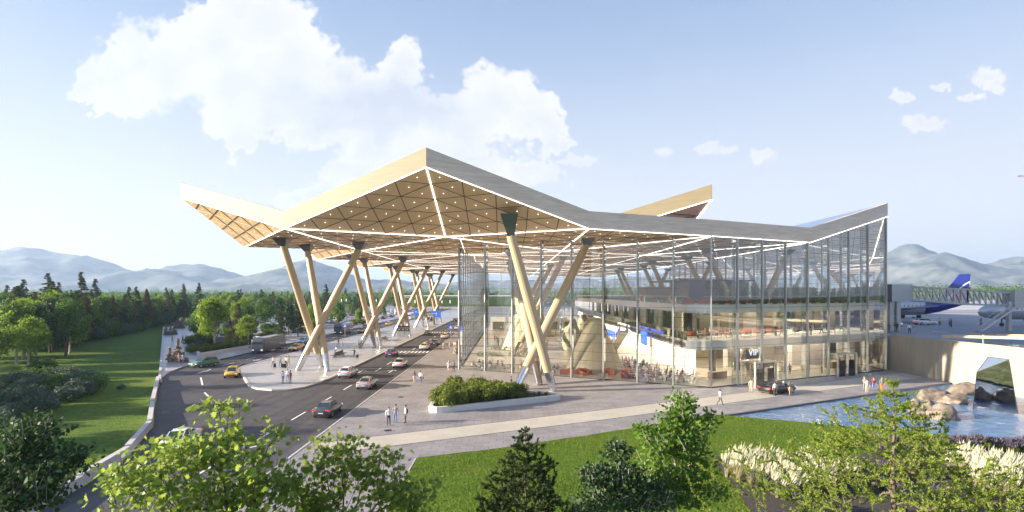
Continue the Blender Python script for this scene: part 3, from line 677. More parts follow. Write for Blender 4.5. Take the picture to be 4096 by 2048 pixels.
for k in range(5):
    o=Vector((0,k*MOD,0))
    e=empty('column_cluster',Vector((-31.4,89.5,.14))+o,0,'timber and steel crossing columns on the traffic island, %s cluster from the camera'%names_[k],'columns','column clusters on the traffic island')
    L=e.location.copy()
    for f,t in (((-33.9,88.6,.14),(-24.2,88.8,19.5)),((-31.5,93,.14),(-33.4,81.8,19.5)),((-28.9,88,.14),(-33.9,93,19.5))):
        strut(e,Vector(f)+o-L,Vector(t)+o-L,20.5-L.z)
    if k<4:
        e=empty('column_cluster',Vector((3,72,.12))+o,0,['big crossing timber and steel columns beside the triangular planter','crossing timber columns inside the hall, nearest of those behind the glass','crossing timber columns deep inside the hall, second from the glass','crossing timber columns at the far end of the hall'][k],'columns','column clusters of the hall')
        L=e.location.copy()
        tops=[((.7,71,.12),(11,80,19.4)),((5.5,70,.12),(0.1,66.5,19.4 if k==0 else 19.4)),((4.0,74.5,.12),(0.4,95,19.5))]
        for i,(f,t) in enumerate(tops): strut(e,Vector(f)+o-L,Vector(t)+o-L,(21.9 if (i==1 and k==0) else 20.4)-L.z,.6)
    if 1<=k<4:
        e=empty('column_cluster',Vector((41,60,.14))+o,0,'crossing timber columns rising through the gallery floors, number %d from the glass front'%k if 0 else ['','timber columns standing behind the lounge wall on the upper floor','timber columns in the middle of the upper floor','timber columns at the back of the upper floor'][k],'columns','column clusters of the gallery')
        L=e.location.copy()
        for f,t in (((38,58,.12),(48,60,19.2)),((42,57,.12),(33,56,19.2)),((41,62,.12),(36,76,19.2))): strut(e,Vector(f)+o-L,Vector(t)+o-L,20-L.z)
# ============================================================ PLANTS
M_bark=mat('bark',(.12,.085,.06),.9,var=.35,scale=4,bump=.4,obj=True)
M_birch=mat('birch_bark',(.30,.29,.27),.8,var=.45,scale=5,bump=.2,obj=True)
LF={'bright':leafmat('leaf_bright',(.06,.13,.015),(.20,.30,.03),.4),'mid':leafmat('leaf_mid',(.035,.085,.015),(.10,.19,.03),.3),
 'dark':leafmat('leaf_dark',(.018,.045,.015),(.05,.10,.025),.2),'blue':leafmat('leaf_bluish',(.05,.085,.055),(.12,.17,.11),.2),
 'pine':leafmat('needle_green',(.03,.06,.025),(.075,.12,.04),.2),'rust':leafmat('needle_rust',(.07,.065,.02),(.15,.12,.04),.2),
 'maple':leafmat('maple_leaf',(.08,.15,.03),(.29,.38,.07),.45,.4),'larch':leafmat('larch_needle',(.09,.145,.02),(.25,.32,.05),.4),
 'spruce':leafmat('spruce_needle',(.018,.035,.016),(.06,.085,.025),.15),'shrub':leafmat('shrub_leaf',(.055,.085,.012),(.17,.21,.035),.25),
 'birch':leafmat('birch_leaf',(.045,.11,.015),(.13,.23,.03),.4),'purple':leafmat('flower_purple',(.07,.07,.085),(.16,.135,.20),.2),'pink':leafmat('flower_pink',(.4,.12,.25),(.6,.25,.4),.2)}
def cards(C,nrm,size,rs,asp=.6,jit=.6):
    """leaf quads at C with normals nrm"""
    n=len(C); d=nrm+rs.normal(0,jit,(n,3)); d/=np.linalg.norm(d,axis=1)[:,None]+1e-9
    t=np.cross(d,rs.normal(0,1,(n,3))); t/=np.linalg.norm(t,axis=1)[:,None]+1e-9; b=np.cross(d,t)
    s=(size*rs.uniform(.6,1.4,n))[:,None]
    V=np.stack([C-t*s*.5,C+b*s*asp*.5,C+t*s*.5,C-b*s*asp*.5],1)
    return V.reshape(-1,3),np.arange(4*n).reshape(n,4)
def blob_leaves(blobs_,n,size,rs,fill=.35,flat=1.0):
    """points near the shells of ellipsoid blobs (x,y,z,r)"""
    B=np.array(blobs_); wt=B[:,3]**2; wt/=wt.sum(); k=rs.choice(len(B),n,p=wt)
    d=rs.normal(0,1,(n,3)); d/=np.linalg.norm(d,axis=1)[:,None]
    r=B[k,3]*(1-fill*rs.uniform(0,1,n)**1.5)*(1+.12*rs.normal(0,1,n))
    C=B[k,:3]+d*r[:,None]*np.array([1,1,flat])
    return C,d
def tree_proto(name,kind,h,seed,leafs,bark,n=2600,size=.42):
    rs=np.random.RandomState(seed); e=empty(name); tr=MB()
    if kind=='broad':
        w=h*.34; bl=[]
        for i in range(16):
            a=rs.uniform(0,6.28); t=rs.uniform(0,1); rr=w*math.sin(math.pi*(.18+.72*t))*rs.uniform(.35,.85)
            bl.append((math.cos(a)*rr,math.sin(a)*rr,h*(.28+.58*t),w*rs.uniform(.28,.48)))
        bl.append((0,0,h*.85,w*.42)); bl.append((0,0,h*.55,w*.6))
        C,d=blob_leaves(bl,n,size,rs,.55,.85)
        tr.path([(0,0,-.2),(rs.uniform(-.2,.2),.1,h*.3),(rs.uniform(-.3,.3),.2,h*.7)],[h*.022,h*.016,h*.005],7)
        for b_ in bl[:10]: tr.tube((0,.1,h*.25+rs.uniform(0,h*.2)),b_[:3],h*.009,h*.002,5)
        V,F=cards(C,d,size,rs)
    elif kind=='pine':      # layered conifer
        P_=[];Dn=[]
        lay=int(h*2.0); 
        for i in range(lay):
            t=(i+.5)/lay; z=h*(.13+.87*t); rad=h*.23*(1-t)**.8*rs.uniform(.75,1.15)+.15
            nb=max(4,int(9*(1-t)+3))
            for b_ in range(nb):
                a=rs.uniform(0,6.28); L=rad*rs.uniform(.6,1.1); m_=max(3,int(n/(lay*nb)))
                u=rs.uniform(.15,1,m_)**.7; sw=rs.normal(0,.16,(m_))*L*u
                P_.append(np.stack([np.cos(a)*L*u-np.sin(a)*sw,np.sin(a)*L*u+np.cos(a)*sw,z-L*.28*u+rs.normal(0,.07,m_)*L*.5+.12*L*(u**3)],1)); Dn.append(np.tile([0,0,1.],(m_,1)))
                if b_%2==0: tr.tube((0,0,z),(math.cos(a)*L*.9,math.sin(a)*L*.9,z-L*.2),.04,.012,4)
        C=np.concatenate(P_); D_=np.concatenate(Dn); V,F=cards(C,D_,size,rs,.45,.5)
        tr.path([(0,0,-.2),(0,.05,h*.5),(0,0,h)],[h*.016,h*.010,.02],7)
    tr.build('trunk',bark,e); npmesh('crown',V,F,LF[leafs],parent=e); return e
protos=[]
for i,(kd,h,lf) in enumerate([('broad',11,'bright'),('broad',12,'mid'),('broad',11,'dark'),('broad',9,'mid'),('broad',12.5,'bright'),('pine',15,'pine'),('pine',13,'rust'),('pine',14,'pine'),('broad',8,'blue')]):
    protos.append((tree_proto('broadleaf_tree' if kd=='broad' else 'pine_tree',kd,h,20+i,lf,M_bark if lf!='bright' else M_birch,3400 if kd=='broad' else 4200,.5 if kd=='broad' else .62),kd,h,lf))
KL={'bright':'light green leafy tree','mid':'mid green leafy tree','dark':'dark green round tree','blue':'bluish green low tree','pine':'dark layered pine','rust':'rusty brown green conifer'}
rs=random.Random(5); used=[]
def edge_x(d):
    return float(np.interp(d,[40,100,123,180,235,260,440,470,700],[-100,-104,-112,-127,-150,-122,-118,8,8]))
def put_tree(x,y,i,sc=1.0,where='',group=None,z=-.1):
    p,kd,h,lf=protos[i]
    c=place(p,(x,y,z),rs.uniform(0,6.28),'%s %s'%(KL[lf],where),group,(sc*rs.uniform(.92,1.08),sc*rs.uniform(.92,1.08),sc)); c['category']='tree'; return c
# wood along the left
cnt=0; tries=0; pts_=[]
while cnt<215 and tries<9000:
    tries+=1
    y=118+ (rs.random()**1.5)*420; lim=-.95*y-4; ex=edge_x(y)
    if lim>ex: continue
    x=ex-(ex-lim)*rs.random()**1.15
    if y>262 and y<450 and x>-118: continue
    if any((x-a)**2+(y-b)**2<(4.6+y*.009)**2 for a,b in pts_[-120:]): continue
    pts_.append((x,y)); far=y>300
    wsel=rs.random(); i=(rs.choice([0,1,4]) if wsel<.64 else rs.choice([5,6,7]) if wsel<.8 else rs.choice([2,3]))
    put_tree(x,y,i,rs.uniform(.85,1.15),('at the front edge of the wood' if x>ex-9 else 'deep in the wood')+(' far back' if y>350 else ' beyond the lawn' if y<200 else ' behind the promenade end'),'trees of the wood on the left'); cnt+=1
for i in range(70):
    d_=121+((i%35)/35)**1.3*150; row=i//35; ex=float(np.interp(d_,[118,135,162,180,230,262,290],[-100,-103,-120,-119,-140,-152,-150]))-3-row*7+rs.uniform(-2,2)
    if ex<-.94*d_-6: continue
    sel=rs.random(); put_tree(ex,d_+rs.uniform(-2,2),(rs.choice([0,1,4]) if sel<.45 else rs.choice([5,6,6,7]) if sel<.8 else rs.choice([2,3])),rs.uniform(.85,1.05),'in the %s row of the wood edge %s'%('first' if row==0 else 'second','near the lawn' if d_<165 else 'toward the promenade'),'trees of the wood edge')
# two dark pines that rise above the wood
for px_,d_ in ((120,160),(205,150),(240,175),(500,230),(820,260),(905,270)): 
    put_tree((px_*1.59-CX)/FP*d_,d_,5 if px_!=240 else 7,1.12+.1*(px_<300),'standing taller than the wood around it','tall pines above the wood')
# trees outside the frame on the left which throw the long shadows over the lawn
for y,x in ((40,-74),(52,-84),(60,-96),(66,-82),(78,-98),(88,-108),(97,-100),(104,-112)): put_tree(x-3,y,rs.choice([1,4,5]),1.25,'left of the lawn whose long shadow falls over the grass','shade trees left of the lawn')
# yellow green young trees at the left frame edge
for x,y,s_ in ((-79,91,.74),(-82,88,.6),(-88,99,1.05),(-93,106,1.1),(-98,112,1.1),(-103,119,1.0)): put_tree(x,y,4 if y<95 else 0,s_,'young and sunlit near the left frame edge' if y<95 else 'leaning over the lawn at the left frame edge','young trees at the lawn')
for x,y,i,s_ in ((-89,103,2,1.0),(-94,110,0,1.05),(-88,110,1,1.0),(-97,117,2,1.1),(-101,122,4,1.1),(-92,116,0,.95),(-104,127,1,1.1)): put_tree(x,y,i,s_,'in the dense clump at the left frame edge','dense clump at the left frame edge')
# garden between promenade and the left road
gt=[(-64.5,121,0,1.12),(-72,130,1,.8),(-60.5,128,4,.62),(-69,141,6,.75),(-74,155,1,.8),(-62,150,5,.68),(-60,157,5,.72),(-65,163,2,.9),(-80,165,4,.85),(-90,178,6,.75),(-63,176,0,.85),(-70,186,5,.9),(-84,190,1,.95),(-62,200,1,.8),(-96,196,5,.9),(-76,205,7,.8),(-60,221,0,.55),(-64,236,1,.5),(-104,214,0,1.0),(-92,222,2,1.0)]
for n_,(x,y,i,s_) in enumerate(gt): put_tree(x,y,i,s_,'rounded and big beside the green car in the garden' if n_==0 else 'in the walled garden '+('near the promenade' if x<-68 else 'near the left road')+(', farther back' if y>170 else ''),'garden trees',.1)
for i in range(26):
    x=-118+rs.random()*60; y=245+rs.random()*200; put_tree(x,y,rs.choice([0,1,3,4,5]),rs.uniform(.5,.8),'among the parked cars of the car park','car park trees')
# far wood: nobody could count it
def far_wood(name,n,x0,x1,y0,y1,seed,lab,hh=(9,14)):
    r_=np.random.RandomState(seed); Vs=[];Fs=[];o_=0
    for i in range(n):
        y=r_.uniform(y0,y1); x=r_.uniform(x0,x1)*1.0
        h=r_.uniform(*hh); bl=[(x+r_.normal(0,2),y+r_.normal(0,2),h*r_.uniform(.35,.8),h*r_.uniform(.2,.34)) for _ in range(5)]
        C,d=blob_leaves(bl,90,1,r_,.3,1.1); V,F=cards(C,d,2.3,r_,.75,.5); Vs.append(V); Fs.append(F+o_); o_+=len(V)
    return npmesh(name,np.concatenate(Vs),np.concatenate(Fs),LF['mid'],kind='stuff',label=lab,cat='wood')
far_wood('far_wood',1300,-900,-120,520,1000,1,'hazy far wood stretching to the foot of the left hills')
far_wood('far_wood',700,-130,120,520,800,2,'hazy belt of trees beyond the end of the road',(9,13))
far_wood('far_wood',700,120,900,620,900,3,'pale tree belt beyond the airfield',(16,24))
far_wood('distant_forest',1500,-2500,2600,1400,2300,4,'distant forest at the foot of the mountains',(14,30))
# ---- shrubs
def shrub_proto(name,seed,lf,w,h,n=1500,size=.2):
    r_=np.random.RandomState(seed); e=empty(name)
    bl=[(r_.uniform(-.55,.55)*w,r_.uniform(-.55,.55)*w,h*r_.uniform(.35,.68),w*r_.uniform(.3,.5)) for _ in range(9)]
    C,d=blob_leaves(bl,n,size,r_,.3,h/w*.8); C[:,2]=np.abs(C[:,2]); V,F=cards(C,d,size,r_,.65,.5)
    npmesh('foliage',V,F,LF[lf],parent=e)
    s=MB(); 
    for b_ in bl[:6]: s.tube((0,0,-.1),(b_[0],b_[1],b_[2]),.04,.015,5)
    s.build('stem',M_bark,e); return e
sh_blue=[shrub_proto('shrub',60+i,'blue',1.7,2.2,2400,.2) for i in range(3)]
sh_green=[shrub_proto('shrub',70+i,'shrub',1.1,1.25,2200,.14) for i in range(3)]
sh_dark=[shrub_proto('shrub',80+i,'mid',1.8,2.4,1800,.26) for i in range(2)]
sh_pur=[shrub_proto('flowering_shrub',90,'purple',1.1,1.0,1200,.14)]
sh_pink=[shrub_proto('flowering_shrub',91,'pink',1.2,1.1,1200,.16)]
def put_shrub(pl,x,y,lab,grp,sc=1.0,z=-.1):
    c=place(rs.choice(pl),(x,y,z),rs.uniform(0,6.28),lab,grp,(sc*rs.uniform(.9,1.15),sc*rs.uniform(.9,1.15),sc*rs.uniform(.85,1.1))); c['category']='shrub'
nr=[(-53.2,70.5),(-52.5,67.5),(-54.5,71.8),(-51,64.5),(-54,67),(-52,61),(-49,58),(-56,72),(-57,69),(-55,64),(-50,55),(-53,58),(-59,73.5),(-61,70),(-58,65.5),(-63,74),(-65,76),(-62,77),(-66,80),(-68,78),(-70,83),(-60,76),(-64,71),(-57,61),(-54.5,54.5),(-48,51.5)]
for i,(x,y) in enumerate(nr): put_shrub(sh_blue if i%4 else sh_dark,x,y,'grey green shrub of the thicket on the lawn at the left, '+('its sunlit rim' if y>71 else 'its shaded middle' if y>60 else 'its near end'),'shrubs of the thicket on the lawn',rs.uniform(.85,1.2))
put_shrub(sh_blue,-50.7,72.4,'tiny lone grey shrub on the lawn beside the thicket','lone shrubs',.3)
put_shrub(sh_blue,-52,69,'tiny purple shrub tucked against the thicket','lone shrubs',.28)
for i in range(54):
    t=i/53; d_=120+t*110; x=edge_x(d_)+7+rs.uniform(-3,2)+(-2 if t>.5 else 0); put_shrub(sh_blue if i%2 else sh_dark,x,d_,'bushy shrub in the dark band at the foot of the wood'+(' near the lawn' if t<.4 else ' near the promenade end'),'shrubs at the foot of the wood',rs.uniform(1.3,2.2))
for i in range(40):
    y=126+rs.random()*70; x=-(61+rs.random()*(8+(y-115)*.42)); put_shrub(sh_green if i%3 else sh_dark,x,y,'shrub bed plant in the walled garden','shrubs of the walled garden',rs.uniform(.9,1.5),.1)
for i in range(14):
    t=i/13; put_shrub(sh_green,-63.4+t*2.6+(i%2)*-2.2,113+t*15,'clipped leafy shrub in the front corner of the walled garden','front shrubs of the walled garden',1.25,.2)
for i in range(9): put_shrub(sh_pur,-70-i*2.2+rs.uniform(-1,1),124+i*4.5,'purple flowering shrub beside the promenade wall','purple flowering shrubs',1.2,.1)
for i in range(4): put_shrub(sh_pink,-62+i*1.6,197+i*1.5,'pink flowering shrub near the standing stone','pink flowering shrubs',1.1,.1)
for i in range(10): put_shrub(sh_green,-60+rs.uniform(-3,2),205+rs.uniform(0,22),'low round shrub in the far planter by the left road','shrubs of the far planter',1.3,.1)
for l in (protos,):
    for p in l: drop(p[0])
# ---- triangular planter
def rounded(pts,r,n=6):
    out=[]
    for i in range(len(pts)):
        p0=Vector((*pts[i-1],0)); p=Vector((*pts[i],0)); p1=Vector((*pts[(i+1)%len(pts)],0)); a=(p0-p).normalized(); b_=(p1-p).normalized()
        rr=min(r,(p0-p).length*.45,(p1-p).length*.45); A=p+a*rr; B_=p+b_*rr
        for k_ in range(n+1):
            t=k_/n; q=A*(1-t)**2+p*2*t*(1-t)+B_*t*t; out.append((q.x,q.y))
    return out
def ring_wall(mb,poly,poly_in,z0,z1):
    n=len(poly); b=len(mb.v); 
    for z in (z0,z1): mb.v+=[(p[0],p[1],z) for p in poly]
    for z in (z0,z1): mb.v+=[(p[0],p[1],z) for p in poly_in]
    for i in range(n):
        j=(i+1)%n; mb.face((b+i,b+j,b+n+j,b+n+i)); mb.face((b+n+i,b+n+j,b+3*n+j,b+3*n+i)); mb.face((b+2*n+j,b+2*n+i,b+3*n+i,b+3*n+j))
def inset(poly,k):
    c=Vector((sum(p[0] for p in poly)/len(poly),sum(p[1] for p in poly)/len(poly))); out=[]
    n=len(poly)
    for i in range(n):
        a=Vector(poly[i-1]); b_=Vector(poly[(i+1)%n]); d=(b_-a).normalized(); nn=Vector((-d.y,d.x)); p=Vector(poly[i])
        if nn.dot(c-p)<0: nn=-nn
        out.append(tuple(p+nn*k))
    return out
M_soil=mat('soil',(.05,.04,.035),.95,var=.3,scale=3,bump=.5)
M_wallp=mat('planter_concrete',(.6,.58,.54),.65,var=.06,bump=.1,bscale=8)
tri=rounded([(-8.6,56.4),(7.0,64.6),(-8.4,72.5)],2.6)
pe_=empty('planter',(-3.5,64,.12),0,'triangular concrete planter with rounded corners full of shrubs on the paved forecourt','planter')
mb=MB(); ti=inset(tri,.42); ring_wall(mb,[(x+3.5,y-64) for x,y in tri],[(x+3.5,y-64) for x,y in ti],0,.62); mb.build('rim',M_wallp,pe_,fix=True)
MB().poly([(x+3.5,y-64,.42) for x,y in ti]).build('soil',M_soil,pe_)
pl_=[(-6.9,59),(-5.9,58.9),(-6.6,61),(-5,60.4),(-4.8,62.2),(-3.6,61.2),(-6.6,63.4),(-3,63),(-1.9,62.3),(-5,64.8),(-6.9,66),(-.8,63.4),(-3.4,65.3),(.3,63.6),(-1.6,65.2),(-5.6,67.6),(-7,69),(.6,65.2),(-3.6,67.5),(-7.2,60),(-2.6,60.9+.6)]
for i,(x,y) in enumerate(pl_): put_shrub(sh_green,x,y,'dense olive green shrub in the triangular planter'+(' at its left side' if x<-5 else ' in the middle' if x<-2 else ' toward the right point'),'shrubs of the triangular planter',1.45,.42)
for l in (sh_blue,sh_green,sh_dark,sh_pur,sh_pink):
    for p in l: drop(p)
# ---- tufts: ornamental grasses and lavender
def grass_tuft(name,seed,n,h,spread,mats_,plume=0,wd=.012,lean=.3,ph=.42):
    r_=np.random.RandomState(seed); e=empty(name); V=[];F=[]
    def blades(n,h,wd,sp,hv=.2):
        V=[];F=[]
        for i in range(n):
            a=r_.uniform(0,6.28); L=h*r_.uniform(1-hv*2,1); out=sp*r_.uniform(.15,1); b0=np.array([math.cos(a)*.12*r_.uniform(0,1),math.sin(a)*.12*r_.uniform(0,1),0])
            pr=None; sd_=np.array([-math.sin(a),math.cos(a),0])*wd
            for k in range(4):
                t=k/3; c=b0+np.array([math.cos(a)*out*t**1.7+lean*t*t*h,math.sin(a)*out*t**1.7,L*t*(1-.18*t*t)]); w_=sd_*(1-.75*t)
                V+= [c-w_,c+w_]
                if k: m_=len(V); F.append((m_-4,m_-3,m_-1,m_-2))
        return V,F
    V,F=blades(n,h,wd,spread); npmesh('blades',np.array(V),np.array(F),mats_[0],parent=e)
    if plume:
        V=[];F=[]
        for i in range(plume):
            a=r_.uniform(0,6.28); o_=spread*r_.uniform(.1,1); L=h*r_.uniform(1.0,1.35)
            for q in range(5):
                c0=np.array([math.cos(a)*o_+lean*h*.9,math.sin(a)*o_,L*.72]); c1=c0+np.array([math.cos(a)*o_*.35+lean*h*.55,math.sin(a)*o_*.35,L*ph]); 
                s_=r_.normal(0,1,3); s_/=np.linalg.norm(s_); s_*=wd*1.7; mdd=(c0+c1)/2+r_.normal(0,.02,3)
                V+=[c0,mdd-s_,c1,mdd+s_]; m_=len(V); F.append((m_-4,m_-3,m_-2,m_-1))
        npmesh('plumes',np.array(V),np.array(F),mats_[1],parent=e)
    return e
M_tan=leafmat('dry_blade',(.22,.22,.12),(.42,.40,.26),.3); M_plume=leafmat('cream_plume',(.50,.49,.34),(.74,.74,.58),.35); M_grn=leafmat('tuft_green',(.07,.12,.03),(.16,.22,.06),.3)
pam=[grass_tuft('pampas_grass',i,260,1.25,.75,(M_tan,M_plume),95) for i in (1,2,3)]
bed=[(12.6,34),(14.8,40.5),(16.5,41.2),(18,40.8),(20,41.0),(23,41.2),(27,42.0),(31,42.2),(36,43.5),(42,42),(46,38),(44,12),(15,12),(12.5,20),(14,31)]
sheet('planting_bed',[(15.0,41.6),(18,40.9),(20.5,39.6),(24,40.4),(28,42.9),(33,43.9),(38,43.6),(46,41.5),(46,12),(12,12),(13.5,31)],.32,M_soil)
def GP(px,py,h=0): v=G(px*1.59,py*1.59,.3); return v.x,v.y
ps=[(1829,1200),(1850,1192),(1868,1196),(1858,1212),(1885,1203),(1905,1200),(1888,1218),(1920,1212),(1945,1212),(1912,1228),(1938,1232),(1965,1232),(1968,1216),(2028,1190),(2012,1215),(2035,1222),(2040,1240),(2000,1238),(1985,1250),(2065,1228),(2055,1250),(1955,1252),(2085,1215),(2105,1222),
 (2385,1190),(2418,1180),(2400,1200),(2432,1200),(2462,1215),(2486,1205),(2450,1232),(2480,1235),(2510,1225),(2530,1238),(2550,1215),(2566,1230),(2505,1250),(2540,1260),(2570,1255),(2475,1255)]
for i,(a,b_) in enumerate(ps):
    x,y=GP(a,b_); c=place(pam[i%3],(x,y,.3),rs.uniform(-.5,.5),'cream plumed ornamental grass clump '+('at the left tip of the planting bed' if a<1900 else 'in the middle of the left drift' if a<2110 else 'at the right end of the planting bed'),'ornamental grass clumps',rs.uniform(.8,1.15)); c['category']='ornamental grass'
for p in pam: drop(p)
lav=[grass_tuft('lavender_clump',i+9,130,.6,.38,(M_grn,LF['purple']),60,.012,.02,.25) for i in (1,2)]
for i in range(150):
    x=15+rs.random()*30; y=20+rs.random()*22.5; 
    if y>41.5-abs(x-26)*.02+ (1.6 if x>27 else -1.5) or (x<20 and y>40): continue
    c=place(lav[i%2],(x,y,.3),rs.uniform(0,6),'grey purple lavender clump growing between the ornamental grasses','lavender clumps',rs.uniform(1.0,1.7)); c['category']='lavender'
for i in range(34):
    x=27.5+rs.random()*17; y=42.0+rs.random()*1.6+min(0,(35-x)*.1); c=place(lav[i%2],(x,y,.3),rs.uniform(0,6),'dark purple lavender clump in the row along the lawn edge','lavender row at the lawn edge',rs.uniform(1.2,1.8)); c['category']='lavender'
for p in lav: drop(p)
gz=grass_tuft('grass_tuft',44,160,.8,.5,(M_grn,),0,.014,.05)
for x,y in ((1.1,62.8),(2.0,63.6),(2.8,64.0),(1.8,65),(3.4,64.8),(-7.4,62.5),(.3,62.2),(4.2,64.6)): 
    c=place(gz,(x,y,.54),rs.uniform(0,6),'green grass tuft '+('at the left rim of the triangular planter' if x<-5 else 'at the right point of the triangular planter'),'grass tufts of the triangular planter',rs.uniform(.8,1.2)); c['category']='grass tuft'
drop(gz)
# ---- foreground trees
def grow(trunk,tips,rsn,drop_=.6,seg=.35,sag=.0,pull=.9,wob=.05):
    nodes=[np.array(p,float) for p in trunk]; par=[-1]+list(range(len(trunk)-1)); tipi=[]
    ax=np.array(trunk)
    order=sorted(range(len(tips)),key=lambda i:min(np.linalg.norm(ax-tips[i],axis=1)))
    A=np.zeros((60000,3)); n=len(nodes); A[:n]=nodes
    for i in order:
        t=tips[i]; d=np.linalg.norm(A[:n]-t,axis=1)+pull*np.maximum(0,A[:n,2]-(t[2]-drop_)); j=int(np.argmin(d)); s=A[j].copy(); L=np.linalg.norm(t-s); m=max(1,int(L/seg)); pj=j
        for k in range(1,m+1):
            u=k/m; p=s*(1-u)+t*u; p[2]+=-sag*L*math.sin(math.pi*u)+ (0 if k==m else 0); 
            if k<m: p+=rsn.normal(0,wob*min(L,1.2),3)
            A[n]=p; par.append(pj); pj=n; n+=1
        tipi.append(pj)
    return A[:n],np.array(par),tipi
def skeleton_mesh(name,A,par,r_tip,expo,m,parent,nside=5,maxr=.3):
    n=len(A); cnt=np.zeros(n); ch=[0]*n
    for i in range(n):
        if par[i]>=0: ch[par[i]]+=1
    for i in range(n-1,-1,-1):
        if ch[i]==0: cnt[i]+=1
        if par[i]>=0: cnt[par[i]]+=cnt[i]
    rad=np.minimum(maxr,r_tip*cnt**expo); mb=MB()
    for i in range(n):
        if par[i]>=0:
            mb.tube(A[par[i]],A[i],rad[par[i]] if rad[par[i]]<rad[i]*1.6 else rad[i]*1.15,rad[i],nside if rad[i]>.012 else 3,cap=False)
    return mb.build(name,m,parent,smooth=True)
MAPLE=[(0,-.5),(.09,-.28),(.34,-.34),(.27,-.12),(.5,.06),(.26,.10),(.3,.36),(.1,.24),(0,.55),(-.1,.24),(-.3,.36),(-.26,.10),(-.5,.06),(-.27,-.12),(-.34,-.34),(-.09,-.28)]
OVAL=[(0,-.5),(.26,-.18),(.28,.12),(0,.5),(-.28,.12),(-.26,-.18)]
def leaves(name,C,size,rsn,shape,m,parent,up=.7,droop=.2):
    n=len(C); nn=rsn.normal(0,1,(n,3))*(1-up)*1.6+np.array([-.25,-.25,up]); nn/=np.linalg.norm(nn,axis=1)[:,None]
    t=np.cross(nn,rsn.normal(0,1,(n,3))); t/=np.linalg.norm(t,axis=1)[:,None]; b_=np.cross(nn,t); s=size*rsn.uniform(.6,1.25,n)
    S=np.array(shape); V=C[:,None,:]+t[:,None,:]*(S[None,:,0:1]*s[:,None,None])+b_[:,None,:]*(S[None,:,1:2]*s[:,None,None])-nn[:,None,:]*((np.abs(S[None,:,0:1])**1)*.35*s[:,None,None])
    k=len(S); return npmesh(name,V.reshape(-1,3),np.arange(n*k).reshape(n,k),m,parent=parent)
def in_ell(n,c,r,rsn,shell=.3):
    d=rsn.normal(0,1,(n,3)); d/=np.linalg.norm(d,axis=1)[:,None]; return np.array(c)+d*(rsn.uniform(shell,1,n)[:,None]**.6)*np.array(r)
def FG(px,py,d):   # crown point at distance d seen at display coords
    return np.array([(px*1.59-CX)/FP*d,d,HC-(py*1.59-HY)/FP*d])
def fg_tree(name,label,base,tk,lobes,ntw,lsize,shape,lm,bark,seed,per=9,spread=.35,r_tip=.006,expo=.46,up=.6,sag=0,maxr=.2):
    rsn=np.random.RandomState(seed); e=empty(name,base,0,label,'tree'); B_=np.array(base)
    tips=[]; tot=sum(l[3] for l in lobes)
    for (px,py,d,wt,rr) in lobes:
        tips.append(in_ell(max(2,int(ntw*wt/tot)),FG(px,py,d)-B_,rr,rsn))
    tips=np.concatenate(tips); A,par,ti=grow([np.array(p)-B_ for p in tk],tips,rsn,drop_=.7,seg=.3,sag=sag)
    skeleton_mesh('trunk',A,par,r_tip,expo,bark,e,6,maxr)
    T_=A[ti]; P0=A[par[ti]]; C=np.repeat(T_,per,0)+(np.repeat(P0-T_,per,0)*rsn.uniform(0,1.4,(len(T_)*per,1)))+rsn.normal(0,spread,(len(T_)*per,3))*np.array([1,1,.6])
    leaves('crown',C,lsize,rsn,shape,lm,e,up); return e
# maple in front, left of the middle
def lob(cx,cy,d,wpx,hpx,depth,wt): k_=1.59*d/FP; return (cx,cy,d,wt,(wpx*k_/2,depth,hpx*k_/2))
tx=FG(620,1500,12.5)
mx_=[lob(565,1015,12.5,110,70,.35,1.6),lob(585,1075,12.5,60,60,.3,.5),lob(680,1075,12.5,90,60,.35,1.0),lob(520,1110,12.3,260,90,.7,4),lob(400,1150,12,260,110,.8,5),lob(330,1200,11.8,190,120,.7,4),lob(600,1180,12.3,300,130,.9,6),lob(500,1260,12,460,150,1.2,11),lob(700,1200,12.6,180,130,.7,3)]
fg_tree('maple_tree','leafy young maple with bright yellow green lobed leaves in front of the road',(tx[0],12.5,-.1),[(tx[0],12.5,-.1),(tx[0],12.5,3),(tx[0]-.05,12.5,6),FG(570,1260,12.5),FG(555,1160,12.5),FG(560,1090,12.5)],mx_,290,.165,MAPLE,LF['maple'],M_bark,3,10,.17,.006,.42,.65)
tx=FG(860,1500,13.5)
mx_=[lob(845,1105,13.5,130,70,.5,2.5),lob(880,1160,13.5,170,90,.7,4),lob(790,1190,13.2,150,100,.6,3),lob(960,1170,13.8,130,90,.6,3),lob(900,1250,13.5,330,130,1.1,8),lob(1040,1240,14,150,110,.7,4),lob(760,1270,13.2,150,80,.7,3)]
fg_tree('maple_tree','second leafy maple right of the brighter one, its crown over the paving corner',(tx[0],13.5,-.1),[(tx[0],13.5,-.1),(tx[0],13.5,3.5),(tx[0],13.5,6.5),FG(865,1240,13.5),FG(855,1160,13.5)],mx_,240,.155,MAPLE,leafmat('maple_leaf_deep',(.06,.11,.025),(.24,.31,.06),.4),M_bark,4,9,.17,.006,.42,.6)
